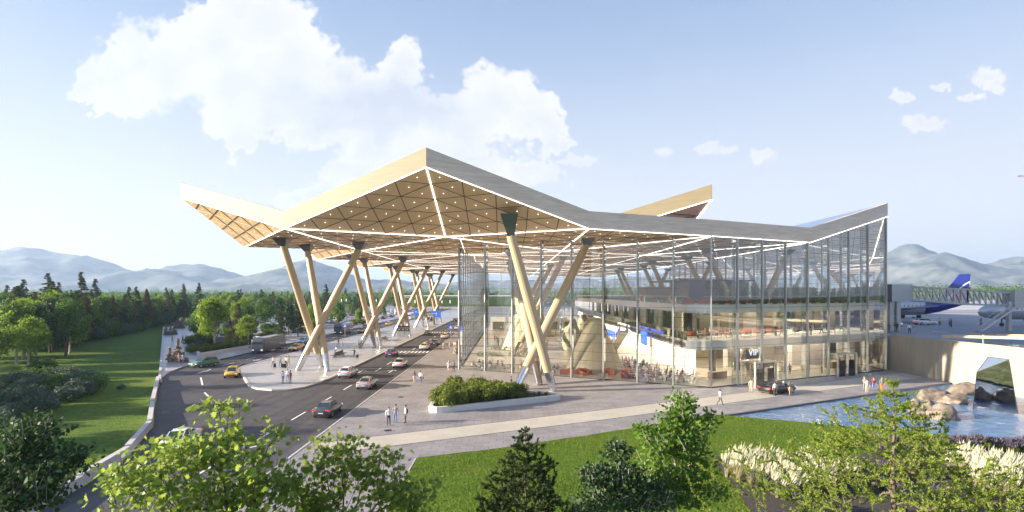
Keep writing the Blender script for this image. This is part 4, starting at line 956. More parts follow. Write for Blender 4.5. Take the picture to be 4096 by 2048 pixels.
# birch left of the pampas bed and a darker one beside it
bx=FG(1695,1330,27)
mx_=[lob(1712,1010,27,70,50,.6,2),lob(1700,1050,27,110,60,.8,3),lob(1785,1045,27,50,30,.5,1),lob(1620,1075,27,50,30,.5,1),lob(1700,1100,27,190,80,1.4,7),lob(1700,1160,27,230,90,1.8,9),lob(1700,1230,27,260,100,2,9)]
fg_tree('birch_tree','white stemmed birch standing on the front lawn left of the ornamental grasses',(bx[0],27,0),[(bx[0],27,0),(bx[0],27,1.5),FG(1698,1230,27),FG(1700,1120,27),FG(1705,1050,27),FG(1708,1010,27)],mx_,430,.21,OVAL,LF['birch'],M_birch,7,15,.22,.011,.42,.4)
bx=FG(1560,1330,25)
mx_=[lob(1555,1130,25,80,70,.6,2),lob(1500,1190,25,100,60,.9,3),lob(1560,1190,25,150,70,1.0,5),lob(1590,1240,25,260,80,1.8,8),lob(1500,1260,25,160,60,1.2,5)]
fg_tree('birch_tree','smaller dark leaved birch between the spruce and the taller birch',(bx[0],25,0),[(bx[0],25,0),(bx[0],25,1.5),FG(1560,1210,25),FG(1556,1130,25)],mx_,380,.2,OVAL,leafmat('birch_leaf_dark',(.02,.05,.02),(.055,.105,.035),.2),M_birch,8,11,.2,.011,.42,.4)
bx=FG(20,1330,19)
mx_=[lob(90,1080,19,150,90,.9,4),lob(30,1120,19,120,140,.9,4),lob(150,1150,19,190,60,.9,4),lob(60,1190,19,260,110,1.2,8),lob(40,1250,19,260,90,1.2,8)]
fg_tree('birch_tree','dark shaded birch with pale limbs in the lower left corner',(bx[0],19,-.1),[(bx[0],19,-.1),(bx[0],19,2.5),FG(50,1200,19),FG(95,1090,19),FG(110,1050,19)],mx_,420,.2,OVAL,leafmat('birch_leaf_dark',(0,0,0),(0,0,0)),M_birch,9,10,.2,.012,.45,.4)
# conifers
def fg_conifer(name,label,px,ptop,d,rad,lm,bark,seed,ntips,tuft,kind,zb=0,shape=.8,per=26,tw=.012,slope=.6,dmax=5.5):
    rsn=np.random.RandomState(seed); top=FG(px,ptop,d); H_=top[2]-zb; e=empty(name,(top[0],d,zb),0,label,'tree')
    tk=[np.array([0.02*math.sin(i),0,H_*i/24]) for i in range(25)]
    u=rsn.uniform(.0,1,ntips)**.6; dz=u*min(H_*.97,dmax)+.02; z=H_-dz; a=rsn.uniform(0,6.283,ntips)
    wh=np.round(z/.34)*.34+rsn.normal(0,.04,ntips); rr=np.minimum(rad,slope*dz**shape)*rsn.uniform(.25,1,ntips)**.6*(1+.25*np.sin(a*3+wh*2.3))+.04
    if kind=='spruce': tips=np.stack([np.cos(a)*rr,np.sin(a)*rr,wh+rr*.12-.1],1)
    else: tips=np.stack([np.cos(a)*rr,np.sin(a)*rr,wh+rr*.16-.05],1)
    A,par,ti=grow(tk,tips,rsn,drop_=.15,seg=.16,sag=.05 if kind=='spruce' else .03,pull=1.2 if kind!='spruce' else 1.0,wob=.04)
    skeleton_mesh('trunk',A,par,.0045,.47,bark,e,6,.22)
    # tufts along every fine twig node
    n=len(A); keep=[i for i in range(25,n) if np.hypot(A[i,0],A[i,1])>.1]
    Q_=A[keep]; Dr=Q_-A[par[keep]]; Dr/=np.linalg.norm(Dr,axis=1)[:,None]+1e-9
    m_=per; C=np.repeat(Q_,m_,0)-np.repeat(Dr,m_,0)*rsn.uniform(0,.16,(len(Q_)*m_,1)); D_=np.repeat(Dr,m_,0)*(.9 if kind=='spruce' else .35)+rsn.normal(0,.5,(len(C),3)); D_[:,2]+=.25
    D_/=np.linalg.norm(D_,axis=1)[:,None]; s=rsn.uniform(.6,1.2,len(C))[:,None]*tuft; sd_=np.cross(D_,rsn.normal(0,1,D_.shape)); sd_/=np.linalg.norm(sd_,axis=1)[:,None]; sd_*=tw
    V=np.stack([C-sd_*.7,C+D_*s*.5+sd_,C+D_*s,C+D_*s*.5-sd_],1)
    npmesh('crown',V.reshape(-1,3),np.arange(4*len(C)).reshape(-1,4),lm,parent=e); return e
fg_conifer('spruce_tree','dark young spruce on the front lawn at the bottom middle',1322,1072,22,3.2,LF['spruce'],M_bark,11,1300,.14,'spruce',0,.85,24,.022,slope=.68,dmax=5)
fg_conifer('larch_tree','yellow green larch with open irregular branches in front of the pond',2248,942,16.5,5.0,LF['larch'],mat('larch_bark',(.12,.095,.07),.85,var=.3,scale=5,obj=True),12,1700,.085,'larch',0,1.22,22,.016,slope=.80,dmax=5.2)
fg_conifer('larch_tree','low larch at the bottom right corner',2480,1190,15,2.2,LF['larch'],mat('larch_bark',(0,0,0)),13,350,.085,'larch',0,.8,15,.014,slope=1.2,dmax=3)
# ============================================================ VEHICLES
M_tyre=mat('tyre',(.02,.02,.02),.8,var=0); M_rim=mat('rim',(.45,.46,.48),.3,metal=.9,var=0); M_cg=mat('car_glass',(.03,.04,.05),.05,var=0,spec=.9)
M_hl=mat('headlight',(.8,.82,.85),.1,var=0,emit=(1,1,1),es=.15); M_tl=mat('taillight',(.5,.02,.02),.2,var=0,emit=(1,.03,.02),es=.35)
M_blk=mat('black_trim',(.02,.02,.022),.5,var=0)
def paint(name,c): return mat('paint_'+name,c,.28,var=.03,scale=1,coat=.6,metal=.25)
def car(kind,pm,label,loc,rz,group=None,L=4.6,W=1.84,H=1.45,roof=None,sign=False,cat='car'):
    """car with its nose toward +y"""
    e=empty('parked_car' if group else 'car',loc,rz,label,cat,group)
    hb=H*.62; g0=.17 
    # stations: y, z_bottom, z_top(belt), half width
    if kind=='van': st=[(-.5,.35,.55,.86),(-.49,.22,.78,.97),(-.35,.2,.80,1),(.2,.2,.76,1),(.36,.2,.62,.98),(.46,.22,.50,.92),(.5,.32,.42,.8)]
    else: st=[(-.5,.36,.56,.80),(-.485,.24,.70,.93),(-.42,.2,.72 if kind!='sedan' else .70,.98),(-.2,.18,.70,1),(.12,.18,.665,1),(.25,.19,.62,.99),(.40,.21,.56,.95),(.475,.25,.49,.88),(.5,.33,.44,.78)]
    rings=[]
    for (y,zb,zt,hw) in st:
        w=W/2*hw; y*=L; zb*=H/1.45*1.45 if 0 else 1; zb=zb*H; zt=zt*H; zm=(zb+zt)*.5
        rings.append([(-w*.88,y,zb),(w*.88,y,zb),(w,y,zb+.12),(w*1.0,y,zm+.05),(w*.97,y,zt-.05),(w*.84,y,zt+.012),(0,y,zt+.035),(-w*.84,y,zt+.012),(-w*.97,y,zt-.05),(-w,y,zm+.05),(-w,y,zb+.12)])
    MB().loft(rings).build('body',pm,e,smooth=True,fix=True)
    cab={'sedan':[(-.36,.70,.66),(-.2,.955,.60),(-.05,1.0,.60),(.08,.965,.60),(.235,.655,.68)],'suv':[(-.46,.74,.70),(-.40,.96,.62),(-.1,1.0,.64),(.08,.97,.63),(.22,.67,.70)],
         'hatch':[(-.47,.70,.68),(-.36,.97,.6),(-.08,1.0,.62),(.07,.96,.6),(.27,.64,.68)],'van':[(-.485,.78,.80),(-.46,.98,.78),(-.1,1.0,.80),(.2,.98,.79),(.38,.66,.80)]}[kind]
    zb=.64*H; cr=[]
    for (y,zt,hw) in cab:
        w=W/2*hw*1.18; wt=w*.86; cr.append([(-w,y*L,zb),(w,y*L,zb),(wt,y*L,zt*H-.07),(wt*.9,y*L,zt*H-.02),(-wt*.9,y*L,zt*H-.02),(-wt,y*L,zt*H-.07)])
    MB().loft(cr).build('window',M_cg,e,smooth=False,fix=True)
    rf=MB(); r_=[]
    for (y,zt,hw) in cab[1:-1]:
        wt=W/2*hw*1.18*.86; r_.append([(-wt*.97,y*L,zt*H-.06),(wt*.97,y*L,zt*H-.06),(wt*.9,y*L,zt*H),(-wt*.9,y*L,zt*H)])
    rf.loft(r_)
    for s_ in (-1,1):
        for (a_,b_) in ((0,1),(3,4)):
            p=cab[a_]; q=cab[b_]; rf.beam((s_*W/2*p[2]*1.02,p[0]*L,p[1]*H-.03),(s_*W/2*q[2]*1.02,q[0]*L,q[1]*H-.03),.08,.05)
        rf.beam((s_*W/2*.60*1.13,-.06*L,.66*H),(s_*W/2*.6*1.02,-.08*L,.97*H),.05,.1)
    rf.build('roof',roof or pm,e,fix=True)
    rw=.33 if kind!='van' else .36
    for sx in (-1,1):
        for yy in (-.31,.30):
            c_=(sx*(W/2-.10),yy*L,rw); t=MB().tube((c_[0]-.11*sx,c_[1],rw),(c_[0]+.115*sx,c_[1],rw),rw,rw,16).build('wheel',M_tyre,e)
            MB().tube((c_[0]+.10*sx,c_[1],rw),(c_[0]+.13*sx,c_[1],rw),rw*.66,rw*.6,10).build('rim',M_rim,t)
        MB().box((sx*W*.36,L*.478,.50*H*.9),(W*.17,.12,.13)).build('headlight',M_hl,e)
        MB().box((sx*W*.37,-L*.491,.60*H),(W*.2,.08,.13)).build('taillight',M_tl,e)
        MB().box((sx*(W/2+.08),L*.17,.70*H),(.18,.12,.12)).build('mirror',pm,e)
    MB().box((0,L*.492,.27*H),(W*.55,.06,.16)).build('grille',M_blk,e); MB().box((0,-L*.497,.40*H),(.5,.03,.11)).build('number_plate',mat('plate_white',(.7,.7,.7),.5,var=0),e)
    MB().box((0,-L*.488,.235*H),(W*.8,.08,.14)).build('bumper',M_blk,e)
    if sign: MB().box((0,-.04*L,H+.09),(.55,.2,.17),taper=.8).build('taxi_sign',mat('taxi_sign',(.75,.6,.08),.4,var=0),e)
    return e
white=paint('white',(.72,.72,.73)); silver=paint('silver',(.42,.43,.45)); dgrey=paint('dark_grey',(.07,.085,.10)); black=paint('black',(.012,.012,.014)); yellow=paint('yellow',(.75,.47,.015)); green=paint('green',(.05,.16,.11)); blue=paint('blue',(.04,.09,.22)); lblue=paint('light_blue',(.18,.32,.45)); red=paint('red',(.5,.035,.025)); green2=paint('bright_green',(.03,.25,.08)); cream=paint('cream',(.62,.6,.54))
def gpos(px,py,z=0.0): v=G(px,py,z); return (v.x,v.y,z)
car('sedan',dgrey,'dark grey sedan driving away, nearest car on the road',(-18.75,57.2,0),0)
car('sedan',silver,'silver sedan driving away in the kerb lane behind the dark grey sedan',(-18.9,73.5,0),0)
car('suv',white,'white estate car with red rear lights driving beside the island kerb',(-24.2,83.0,0),0,H=1.6)
car('sedan',white,'white sedan on the road just past the lane arrow, farther than the silver sedan',(-18.6,94,0),0)
car('sedan',blue,'dark blue car in the island side lane beyond the white sedan',(-23.4,110,0),0,H=1.5)
car('sedan',white,'white and yellow roofed taxi nearest to the crosswalk',(-18.9,123,0),0,roof=yellow,sign=True)
car('hatch',dgrey,'dark grey hatchback crossing the zebra crossing beside the taxi',(-18.6+.6,134,0),0)
car('sedan',cream,'yellow roofed taxi waiting just beyond the crosswalk',(-17.9,153,0),0,roof=yellow,sign=True)
car('sedan',green2,'green car far down the road in the island lane',(-24.6,166,0),0)
car('sedan',cream,'farthest yellow roofed taxi parked by the plaza kerb',(-17.9,190,0),0,roof=yellow,sign=True)
car('suv',dgrey,'dark car at the far end of the right road',(-18.5,228,0),0)
car('suv',dgrey,'dark car on the right road far past the green car',(-24.3,245,0),0)
car('hatch',yellow,'bright yellow taxi facing the camera at the bend of the left road',(-41.6,83.2,0),R(200),sign=True,W=1.86,H=1.48)
car('suv',green,'dark green car turning out of the left road beside the promenade',(-51.9,94.2,0),R(160),H=1.6,L=4.7)
car('sedan',lblue,'light blue car on the left road just before the far crosswalk sign',(-51.0,137,0),R(180),H=1.5)
car('hatch',yellow,'yellow taxi half hidden behind the front columns on the left road',(-46.6,121,0),R(180),sign=True)
car('sedan',yellow,'yellow taxi behind the second column cluster',(-47,176,0),R(180),sign=True)
car('sedan',dgrey,'dark car leaving along the left road at the far kerb',(-51,196,0),R(180))
car('sedan',yellow,'yellow taxi beyond the third column cluster',(-47,215,0),R(180),sign=True)
car('sedan',white,'white car seen through the leaves of the maple on the near road',(-26.8,45.0,0),R(188))
p=G(3110,1572,.13); car('sedan',black,'glossy black limousine parked before the VIP entrance',(p.x,p.y,.13),R(-62),L=5.1,W=1.9,H=1.45)
# coaches
def coach(label,loc,rz,pm,L=11.5):
    e=empty('coach',loc,rz,label,'bus'); W=2.5; H=3.3
    rg=lambda y,s,zt: [(-W/2*s,y,.4),(W/2*s,y,.4),(W/2*s,y,zt-.35),(W/2*s*.92,y,zt-.05),(0,y,zt),(-W/2*s*.92,y,zt-.05),(-W/2*s,y,zt-.35)]
    MB().loft([rg(-L/2,.95,H-.1),rg(-L/2+.3,1,H),rg(L/2-.7,1,H),rg(L/2-.15,.98,H-.25),rg(L/2,.93,H-.8)]).build('body',pm,e,fix=True)
    for s_ in (-1,1): MB().box((s_*(W/2+.005),-.2,2.2),(.03,L-2,1.1)).build('side_window',M_cg,e)
    MB().poly([(-1.12,L/2-.04,1.2),(1.12,L/2-.04,1.2),(1.08,L/2+.03,2.4),(-1.08,L/2+.03,2.4)][::-1]).poly([(-1.08,L/2+.03,2.4),(1.08,L/2+.03,2.4),(1.0,L/2-.2,3.0),(-1.0,L/2-.2,3.0)][::-1]).build('windscreen',M_cg,e)
    MB().box((0,-L/2-.01,2.2),(2,.03,1)).build('rear_window',M_cg,e)
    for s_ in (-1,1):
        for yy in (-L*.28,L*.27):
            t=MB().tube((s_*1.0,yy,.5),(s_*1.27,yy,.5),.5,.5,16).build('wheel',M_tyre,e); MB().tube((s_*1.26,yy,.5),(s_*1.29,yy,.5),.3,.28,10).build('rim',M_rim,t)
        MB().box((s_*.9,L/2+.01,.75),(.4,.06,.2)).build('headlight',M_hl,e)
    return e
coach('grey blue coach on the left road left of the front columns',(-52,120,0),R(180),paint('coach_grey',(.07,.085,.11)))
coach('grey coach farther along the left road beside the second columns',(-51.6,172,0),R(180),paint('coach_grey',(0,0,0)))
coach('white coach far away at the end of the island',(-47,262,0),R(180),white)
# car park
protoc={}
cols={'white':white,'silver':silver,'red':red,'dark grey':dgrey,'blue':blue,'black':black}
for n_,pm in cols.items(): protoc[n_]=car('sedan' if n_ in('silver','blue') else 'suv' if n_ in('white','black') else 'hatch',pm,'x',(0,0,0),0,'cars in the car park')
rc=random.Random(9); row=0
sheet('car_park',[(-57.5,202),(-57.5,440),(-150,440),(-150,238),(-112,205)],-.01,M_asph)
for y in (226,238,252,266,284,300,320,342,366,395):
    x=-60.5
    while x>-118:
        if rc.random()<.66:
            n_=rc.choice(['white','white','silver','silver','red','dark grey','blue','black'])
            place(protoc[n_],(x,y,0),R(rc.choice([0,180])),'%s car parked in the car park, %s'%(n_,'in a near row beside the walled garden' if y<245 else 'in a middle row' if y<310 else 'in a far row under the trees'),'%s cars in the car park'%n_)
        x-=2.9
for p_ in protoc.values(): drop(p_)
# ============================================================ PEOPLE
def skin_body(joints,edges_,radii,sub=1):
    me=bpy.data.meshes.new('s'); me.from_pydata(joints,edges_,[]); o=bpy.data.objects.new('s',me); col.objects.link(o)
    md=o.modifiers.new('k','SKIN'); md.use_smooth_shade=True
    for i,v_ in enumerate(me.skin_vertices[0].data): v_.radius=radii[i] if isinstance(radii[i],tuple) else (radii[i],radii[i]); v_.use_root=(i==0)
    s_=o.modifiers.new('s','SUBSURF'); s_.levels=sub; s_.render_levels=sub
    dg=bpy.context.evaluated_depsgraph_get(); m2=bpy.data.meshes.new_from_object(o.evaluated_get(dg)); bpy.data.objects.remove(o); return m2
def person_mesh(pose,hair_long=False,skirt=False,bag=None):
    J={}
    sit=pose=='sit'; hz=.50 if sit else .92
    J['pel']=(0,0,hz); J['wa']=(0,.01,hz+.17); J['ch']=(0,.0,hz+.36); J['nk']=(0,0,hz+.55); J['hd']=(0,.01,hz+.66); J['ht']=(0,.0,hz+.80)
    legs={'stand':[(.10,.0),(.10,.02),(-.02),],}
    for s_,n in ((-1,'l'),(1,'r')):
        ph=s_
        if sit: J['hp'+n]=(s_*.1,.02,hz-.02); J['kn'+n]=(s_*.12,.42,hz-.02); J['an'+n]=(s_*.12,.42,.09); J['to'+n]=(s_*.13,.58,.04)
        elif pose=='walk': J['hp'+n]=(s_*.09,0,hz-.06); J['kn'+n]=(s_*.09,.17 if s_>0 else -.02,.48); J['an'+n]=(s_*.09,.27 if s_>0 else -.33,.09 if s_>0 else .16); J['to'+n]=(s_*.09,.43 if s_>0 else -.22,.045 if s_>0 else .06)
        else: J['hp'+n]=(s_*.09,0,hz-.06); J['kn'+n]=(s_*.11,.02,.48); J['an'+n]=(s_*.12,-.01,.09); J['to'+n]=(s_*.14,.15,.04)
        J['sh'+n]=(s_*.19,0,hz+.50)
        if pose=='walk': J['el'+n]=(s_*.25,-.12*s_,hz+.24); J['wr'+n]=(s_*.25,.04-.14*s_,hz+.02); J['ha'+n]=(s_*.25,.08-.15*s_,hz-.06)
        elif sit: J['el'+n]=(s_*.24,.08,hz+.26); J['wr'+n]=(s_*.16,.30,hz+.24); J['ha'+n]=(s_*.12,.37,hz+.24)
        elif pose=='phone' and s_>0: J['el'+n]=(s_*.26,.10,hz+.26); J['wr'+n]=(s_*.16,.27,hz+.42); J['ha'+n]=(s_*.13,.31,hz+.48)
        elif pose=='reach' and s_<0: J['el'+n]=(-.46,.02,hz+.46); J['wr'+n]=(-.70,.05,hz+.50); J['ha'+n]=(-.79,.06,hz+.51)
        else: J['el'+n]=(s_*.27,-.02,hz+.22); J['wr'+n]=(s_*.28,.05,hz-.0); J['ha'+n]=(s_*.28,.07,hz-.09)
    names=list(J); idx={k:i for i,k in enumerate(names)}
    rad={'pel':(.15,.11),'wa':(.125,.09),'ch':(.16,.11),'nk':(.055,.055),'hd':(.08,.09),'ht':(.06,.07)}
    for n in 'lr': rad.update({'hp'+n:.085,'kn'+n:.058,'an'+n:.042,'to'+n:.038,'sh'+n:.06,'el'+n:.043,'wr'+n:.03,'ha'+n:(.022,.038)})
    ed=[('pel','wa'),('wa','ch'),('ch','nk'),('nk','hd'),('hd','ht')]
    for n in 'lr': ed+=[('pel','hp'+n),('hp'+n,'kn'+n),('kn'+n,'an'+n),('an'+n,'to'+n),('ch','sh'+n),('sh'+n,'el'+n),('el'+n,'wr'+n),('wr'+n,'ha'+n)]
    V=[J[k] for k in names]; Rd=[rad[k] for k in names]; E2=[(idx[a],idx[b_]) for a,b_ in ed]
    for n,s_ in (('l',-1),('r',1)):     # fingers and thumb
        h=Vector(J['ha'+n]); w_=Vector(J['wr'+n]); d=(h-w_).normalized(); sd=d.cross(Vector((1,0,0)) if abs(d.x)<.7 else Vector((0,1,0))).normalized()
        for q,(o_,L) in enumerate(((-.03,.062),(-.01,.075),(.01,.07),(.03,.055))):
            b_=len(V); V.append(tuple(h+d*.03+sd*o_)); V.append(tuple(h+d*(.03+L*.6)+sd*o_)); V.append(tuple(h+d*(.03+L*.9)+sd*o_+Vector((-s_*.02,0,0)))); Rd+=[.011,.009,.008]; E2+=[(idx['ha'+n],b_),(b_,b_+1),(b_+1,b_+2)]
        b_=len(V); V.append(tuple(h-d*.02+sd*.05)); V.append(tuple(h+d*.015+sd*.07)); Rd+=[.012,.009]; E2+=[(idx['ha'+n],b_),(b_,b_+1)]
    me=skin_body(V,E2,Rd)
    # zones
    mi=[]
    for p in me.polygons:
        c=p.center; x,y,z=c
        if z>hz+.565: m_=0
        elif (not sit and z<.10) or (sit and z<.11): m_=3
        else:
            hand=any((c-Vector(J['ha'+n])).length<.13 or (c-Vector(J['wr'+n])).length<.05 for n in 'lr')
            if hand: m_=0
            elif z<hz+.06 and abs(x)<.235 and not (sit and z>hz+.1): m_=2
            elif z<hz+.06 and sit: m_=2
            else: m_=1
        mi.append(m_)
    me.polygons.foreach_set('material_index',mi); return me,J,hz
skins=[mat('skin_light',(.55,.34,.24),.6,var=.05),mat('skin_tan',(.40,.24,.16),.6,var=.05)]
cl_={'white':(.72,.72,.72),'pale blue':(.42,.52,.65),'navy':(.03,.04,.10),'grey':(.22,.22,.23),'dark grey':(.07,.07,.075),'black':(.02,.02,.02),'red':(.45,.05,.05),'beige':(.5,.42,.3),'olive':(.30,.30,.08),'orange':(.62,.22,.03),'blue':(.08,.15,.4),'yellow vest':(.6,.7,.05),'pink':(.6,.28,.32),'tan':(.45,.33,.2),'purple':(.15,.08,.25)}
CLm={k:mat('cloth_'+k.replace(' ','_'),v,.85,var=.1,scale=8,obj=True) for k,v in cl_.items()}
hairm=[mat('hair_dark',(.03,.02,.015),.6,var=.1),mat('hair_brown',(.12,.07,.035),.6,var=.1),mat('hair_fair',(.42,.3,.15),.6,var=.1)]
PM={p_:person_mesh(p_) for p_ in ('stand','walk','sit','phone','reach')}
def ellipsoid_rings(c,r,n=8,m_=6):
    rg=[]
    for i in range(m_+1):
        t=math.pi*(i/m_); z=-math.cos(t); s_=max(.02,math.sin(t)); rg.append([(c[0]+r[0]*s_*math.cos(2*math.pi*k/n),c[1]+r[1]*s_*math.sin(2*math.pi*k/n),c[2]+r[2]*z) for k in range(n)])
    return rg
shoe_m=mat('shoe_dark',(.03,.03,.03),.6,var=0)
faces_me={}
def extra(pose):
    me,J,hz=PM[pose]
    h=J['hd']; a=MB(); a.loft(ellipsoid_rings((h[0],h[1]-.025,h[2]+.075),(.098,.108,.105),10,6)); 
    return hz
hair_meshes={}
def person(pose,top,bot,loc,rz,label,skin=0,hair=0,longh=False,skirt=False,group=None,sc=1.0,z=None):
    me,J,hz=PM[pose]
    o=bpy.data.objects.new('person',me); 
    if not me.materials:
        for m_ in (skins[0],CLm['grey'],CLm['navy'],shoe_m): me.materials.append(m_)
    col.objects.link(o); o.location=loc; o.rotation_euler=(0,0,rz); o.scale=(sc,)*3
    for i,m_ in enumerate((skins[skin],CLm[top],skins[skin] if skirt else CLm[bot],shoe_m)): o.material_slots[i].link='OBJECT'; o.material_slots[i].material=m_
    key=(pose,longh)
    if key not in hair_meshes:
        h=J['hd']; a=MB(); a.loft(ellipsoid_rings((h[0],h[1]-.03,h[2]+.085),(.10,.105,.10),10,6))
        if longh: a.loft(ellipsoid_rings((h[0],h[1]-.085,h[2]-.03),(.08,.05,.16),8,5))
        ho=a.build('hair',hairm[0],smooth=True); hair_meshes[key]=ho.data; bpy.data.objects.remove(ho)
        f=MB(); 
        for s_ in (-1,1): f.loft(ellipsoid_rings((s_*.035,h[1]+.088,h[2]+.035),(.014,.008,.01),6,4))
        f.loft(ellipsoid_rings((0,h[1]+.10,h[2]+.0),(.013,.02,.025),6,4)); f.loft(ellipsoid_rings((0,h[1]+.086,h[2]-.045),(.028,.008,.008),6,4))
        fo=f.build('face',shoe_m); faces_me[key]=fo.data; bpy.data.objects.remove(fo)
    h_=bpy.data.objects.new('hair',hair_meshes[key]); col.objects.link(h_); h_.parent=o; h_.material_slots[0].link='OBJECT'; h_.material_slots[0].material=hairm[hair]
    f_=bpy.data.objects.new('face',faces_me[key]); col.objects.link(f_); f_.parent=o; f_.material_slots[0].link='OBJECT'; f_.material_slots[0].material=mat('face_detail',(.25,.12,.09),.6,var=0)
    if skirt:
        rg=[[( (.17+.11*k)*math.cos(t*.5236)*.95,(.12+.10*k)*math.sin(t*.5236),hz+.12-k*.45) for t in range(12)] for k in (0,.5,1)]
        sm=MB().loft(rg); so_=sm.build('skirt',CLm[bot],o,smooth=True)
    return tag(o,label,'person',group)
def suitcase(loc,rz,c,label):
    e=empty('suitcase',loc,rz,label,'suitcase'); MB().box((0,0,.36),(.42,.25,.6),taper=.96).build('shell',CLm[c],e)
    h=MB(); h.beam((-.12,.1,.66),(-.12,.1,1.0),.02,.02).beam((.12,.1,.66),(.12,.1,1.0),.02,.02).beam((-.13,.1,1.0),(.13,.1,1.0),.03,.03); h.build('handle',M_dark,e)
    for s_ in (-1,1): MB().tube((s_*.17-.02,0,.035),(s_*.17+.02,0,.035),.035,.035,8).build('wheel',M_tyre,e)
def bag(loc,rz,c,label,backpack=False):
    e=empty('backpack' if backpack else 'handbag',loc,rz,label,'backpack' if backpack else 'bag')
    if backpack: MB().loft([[(-.15,-.08,0),(.15,-.08,0),(.15,.06,0),(-.15,.06,0)],[(-.17,-.13,.1),(.17,-.13,.1),(.17,.06,.1),(-.17,.06,.1)],[(-.16,-.1,.38),(.16,-.1,.38),(.16,.06,.38),(-.16,.06,.38)],[(-.1,-.03,.46),(.1,-.03,.46),(.1,.06,.46),(-.1,.06,.46)]]).build('pack',CLm[c],e,fix=True)
    else: MB().box((0,0,.14),(.12,.32,.26),taper=.8).build('pouch',CLm[c],e)
    MB().beam((0,-.1,.26),(0,0,.44),.02,.02).beam((0,.1,.26),(0,0,.44),.02,.02).build('strap',CLm['black'],e)
def GPp(px,py,z): v=G(px,py,z); return v
# people in the open: (px,py,z,pose,top,bottom,rz,label,kwargs)
PE=[(1555,1702,.12,'reach','white','navy',200,'person in a white jacket stretching an arm out on the front plaza',dict(longh=True,hair=1)),
(1582,1690,.12,'phone','grey','blue',170,'person in grey holding a jumper at the waist between two others on the front plaza',{}),
(1622,1693,.12,'stand','pale blue','black',110,'person with a dark backpack standing right of the pair on the front plaza',{}),
(1658,1532,.12,'walk','purple','beige',0,'person in purple walking on the plaza, left of the pair',dict(longh=True,hair=1,skirt=False)),
(1682,1534,.12,'walk','white','blue',0,'person in a white shirt with a shoulder bag walking on the plaza',{}),
(1795,1486,.12,'walk','pale blue','tan',10,'person in a blue dress near the glass corner',dict(longh=True,hair=2,skirt=True)),
(1815,1486,.12,'stand','grey','navy',0,'person in grey and navy near the glass corner',{}),
(1775,1400,.12,'stand','white','tan',20,'person in pale clothes left of the stone cairn',{}),(1800,1398,.12,'stand','beige','grey',0,'person in beige beside the stone cairn',{}),(1818,1396,.12,'walk','white','tan',0,'person in white just behind the stone cairn',{}),
(1834,1356,.12,'walk','black','black',180,'person in black at the glass wall corner',{}),(1836,1330,.12,'walk','yellow vest','navy',180,'person in a yellow vest far along the glass wall',{}),(1836,1318,.12,'walk','grey','navy',0,'farthest person along the glass wall',{}),
(2880,1620,.13,'walk','white','dark grey',-80,'person in a white shirt strolling alone on the beige paving',{}),
(3004,1572,.13,'stand','beige','tan',150,'person in beige behind the black limousine',dict(longh=True,hair=1)),(3025,1549,.13,'stand','tan','grey',180,'person in tan between the limousine and the VIP entrance',{}),(3038,1530,.13,'walk','navy','navy',180,'person in navy stepping into the VIP entrance',{}),
(3100,1585,.13,'stand','white','dark grey',10,'person in a white shirt standing at the rear wheel of the limousine',{}),(3135,1574,.13,'stand','white','black',40,'person in a white shirt with luggage beside the limousine',{}),(3163,1582,.13,'stand','dark grey','tan',-20,'person in a dark jacket right of the limousine',dict(longh=True,skirt=True)),
(3458,1562,.12,'phone','tan','grey',180,'leftmost of the four people at the pond edge, with a hat',dict(hair=2)),(3468,1572,.12,'phone','white','beige',180,'person in white taking a picture at the pond edge',{}),(3494,1562,.12,'phone','red','blue',180,'person in red holding a camera at the pond edge',{}),(3528,1562,.12,'stand','grey','orange',180,'person in orange trousers at the pond edge',{}),
(1132,1533,.14,'stand','white','grey',-20,'person in white at the left of the trio on the island tip',{}),(1150,1525,.14,'stand','pale blue','blue',170,'person in light blue in the middle of the trio on the island tip',dict(hair=1)),(1162,1532,.14,'stand','red','grey',150,'person in red at the right of the trio on the island tip',{}),
(1093,1466,.14,'walk','beige','dark grey',170,'person in beige pulling a suitcase on the island, leftmost of four',{}),(1122,1466,.14,'walk','grey','dark grey',170,'person in grey with a suitcase on the island',{}),(1144,1466,.14,'walk','white','black',170,'person in white with a black suitcase on the island',{}),(1154,1464,.14,'walk','olive','olive',170,'person in an olive coat on the island next to the one in white',dict(longh=True)),
(1214,1402,.14,'stand','white','black',200,'person in white at the left road kerb of the island',dict(longh=True)),(1345,1410,.14,'sit','pale blue','navy',160,'person seated on the dark bench with colourful clothes',dict(z=1)),(1369,1398,.14,'stand','grey','grey',180,'person in grey standing behind the dark bench',{}),(1417,1430,.14,'reach','dark grey','black',30,'person in dark clothes with a suitcase right of the bench',{}),
(1354,1380,.14,'walk','olive','dark grey',0,'person in olive walking behind the dark bench',{}),(1436,1393,.14,'phone','grey','grey',90,'person leaning beside the second column cluster',{}),
(1765,1352,.0,'walk','dark grey','black',90,'person crossing the road at the zebra crossing',{}),(1782,1352,.0,'walk','tan','black',90,'second person crossing at the zebra crossing',{}),
(716,1452,.14,'stand','pink','beige',180,'person in pink before the big stone cairn',dict(longh=True,hair=2)),(731,1453,.14,'stand','pale blue','pale blue',180,'person in a pale blue dress before the big stone cairn',dict(longh=True,skirt=True)),
(731,1370,.14,'walk','grey','dark grey',180,'person in grey on the promenade beyond the big cairn',dict(longh=True)),(744,1370,.14,'walk','navy','navy',180,'person in navy on the promenade beyond the big cairn',{}),(689,1372,.14,'walk','olive','olive',0,'person in olive walking alone on the promenade',{}),
(1000,1398,.14,'walk','navy','navy',90,'person in navy on the pavement left of the coach',{}),(973,1386,.14,'walk','red','black',90,'person in red on the pavement before the garden wall',{}),(1042,1388,.14,'walk','grey','dark grey',90,'person in grey directly left of the coach',{}),
(2045,1560,.12,'walk','black','purple',-60,'person with a white wheeled case walking left of the crossing columns',{})]
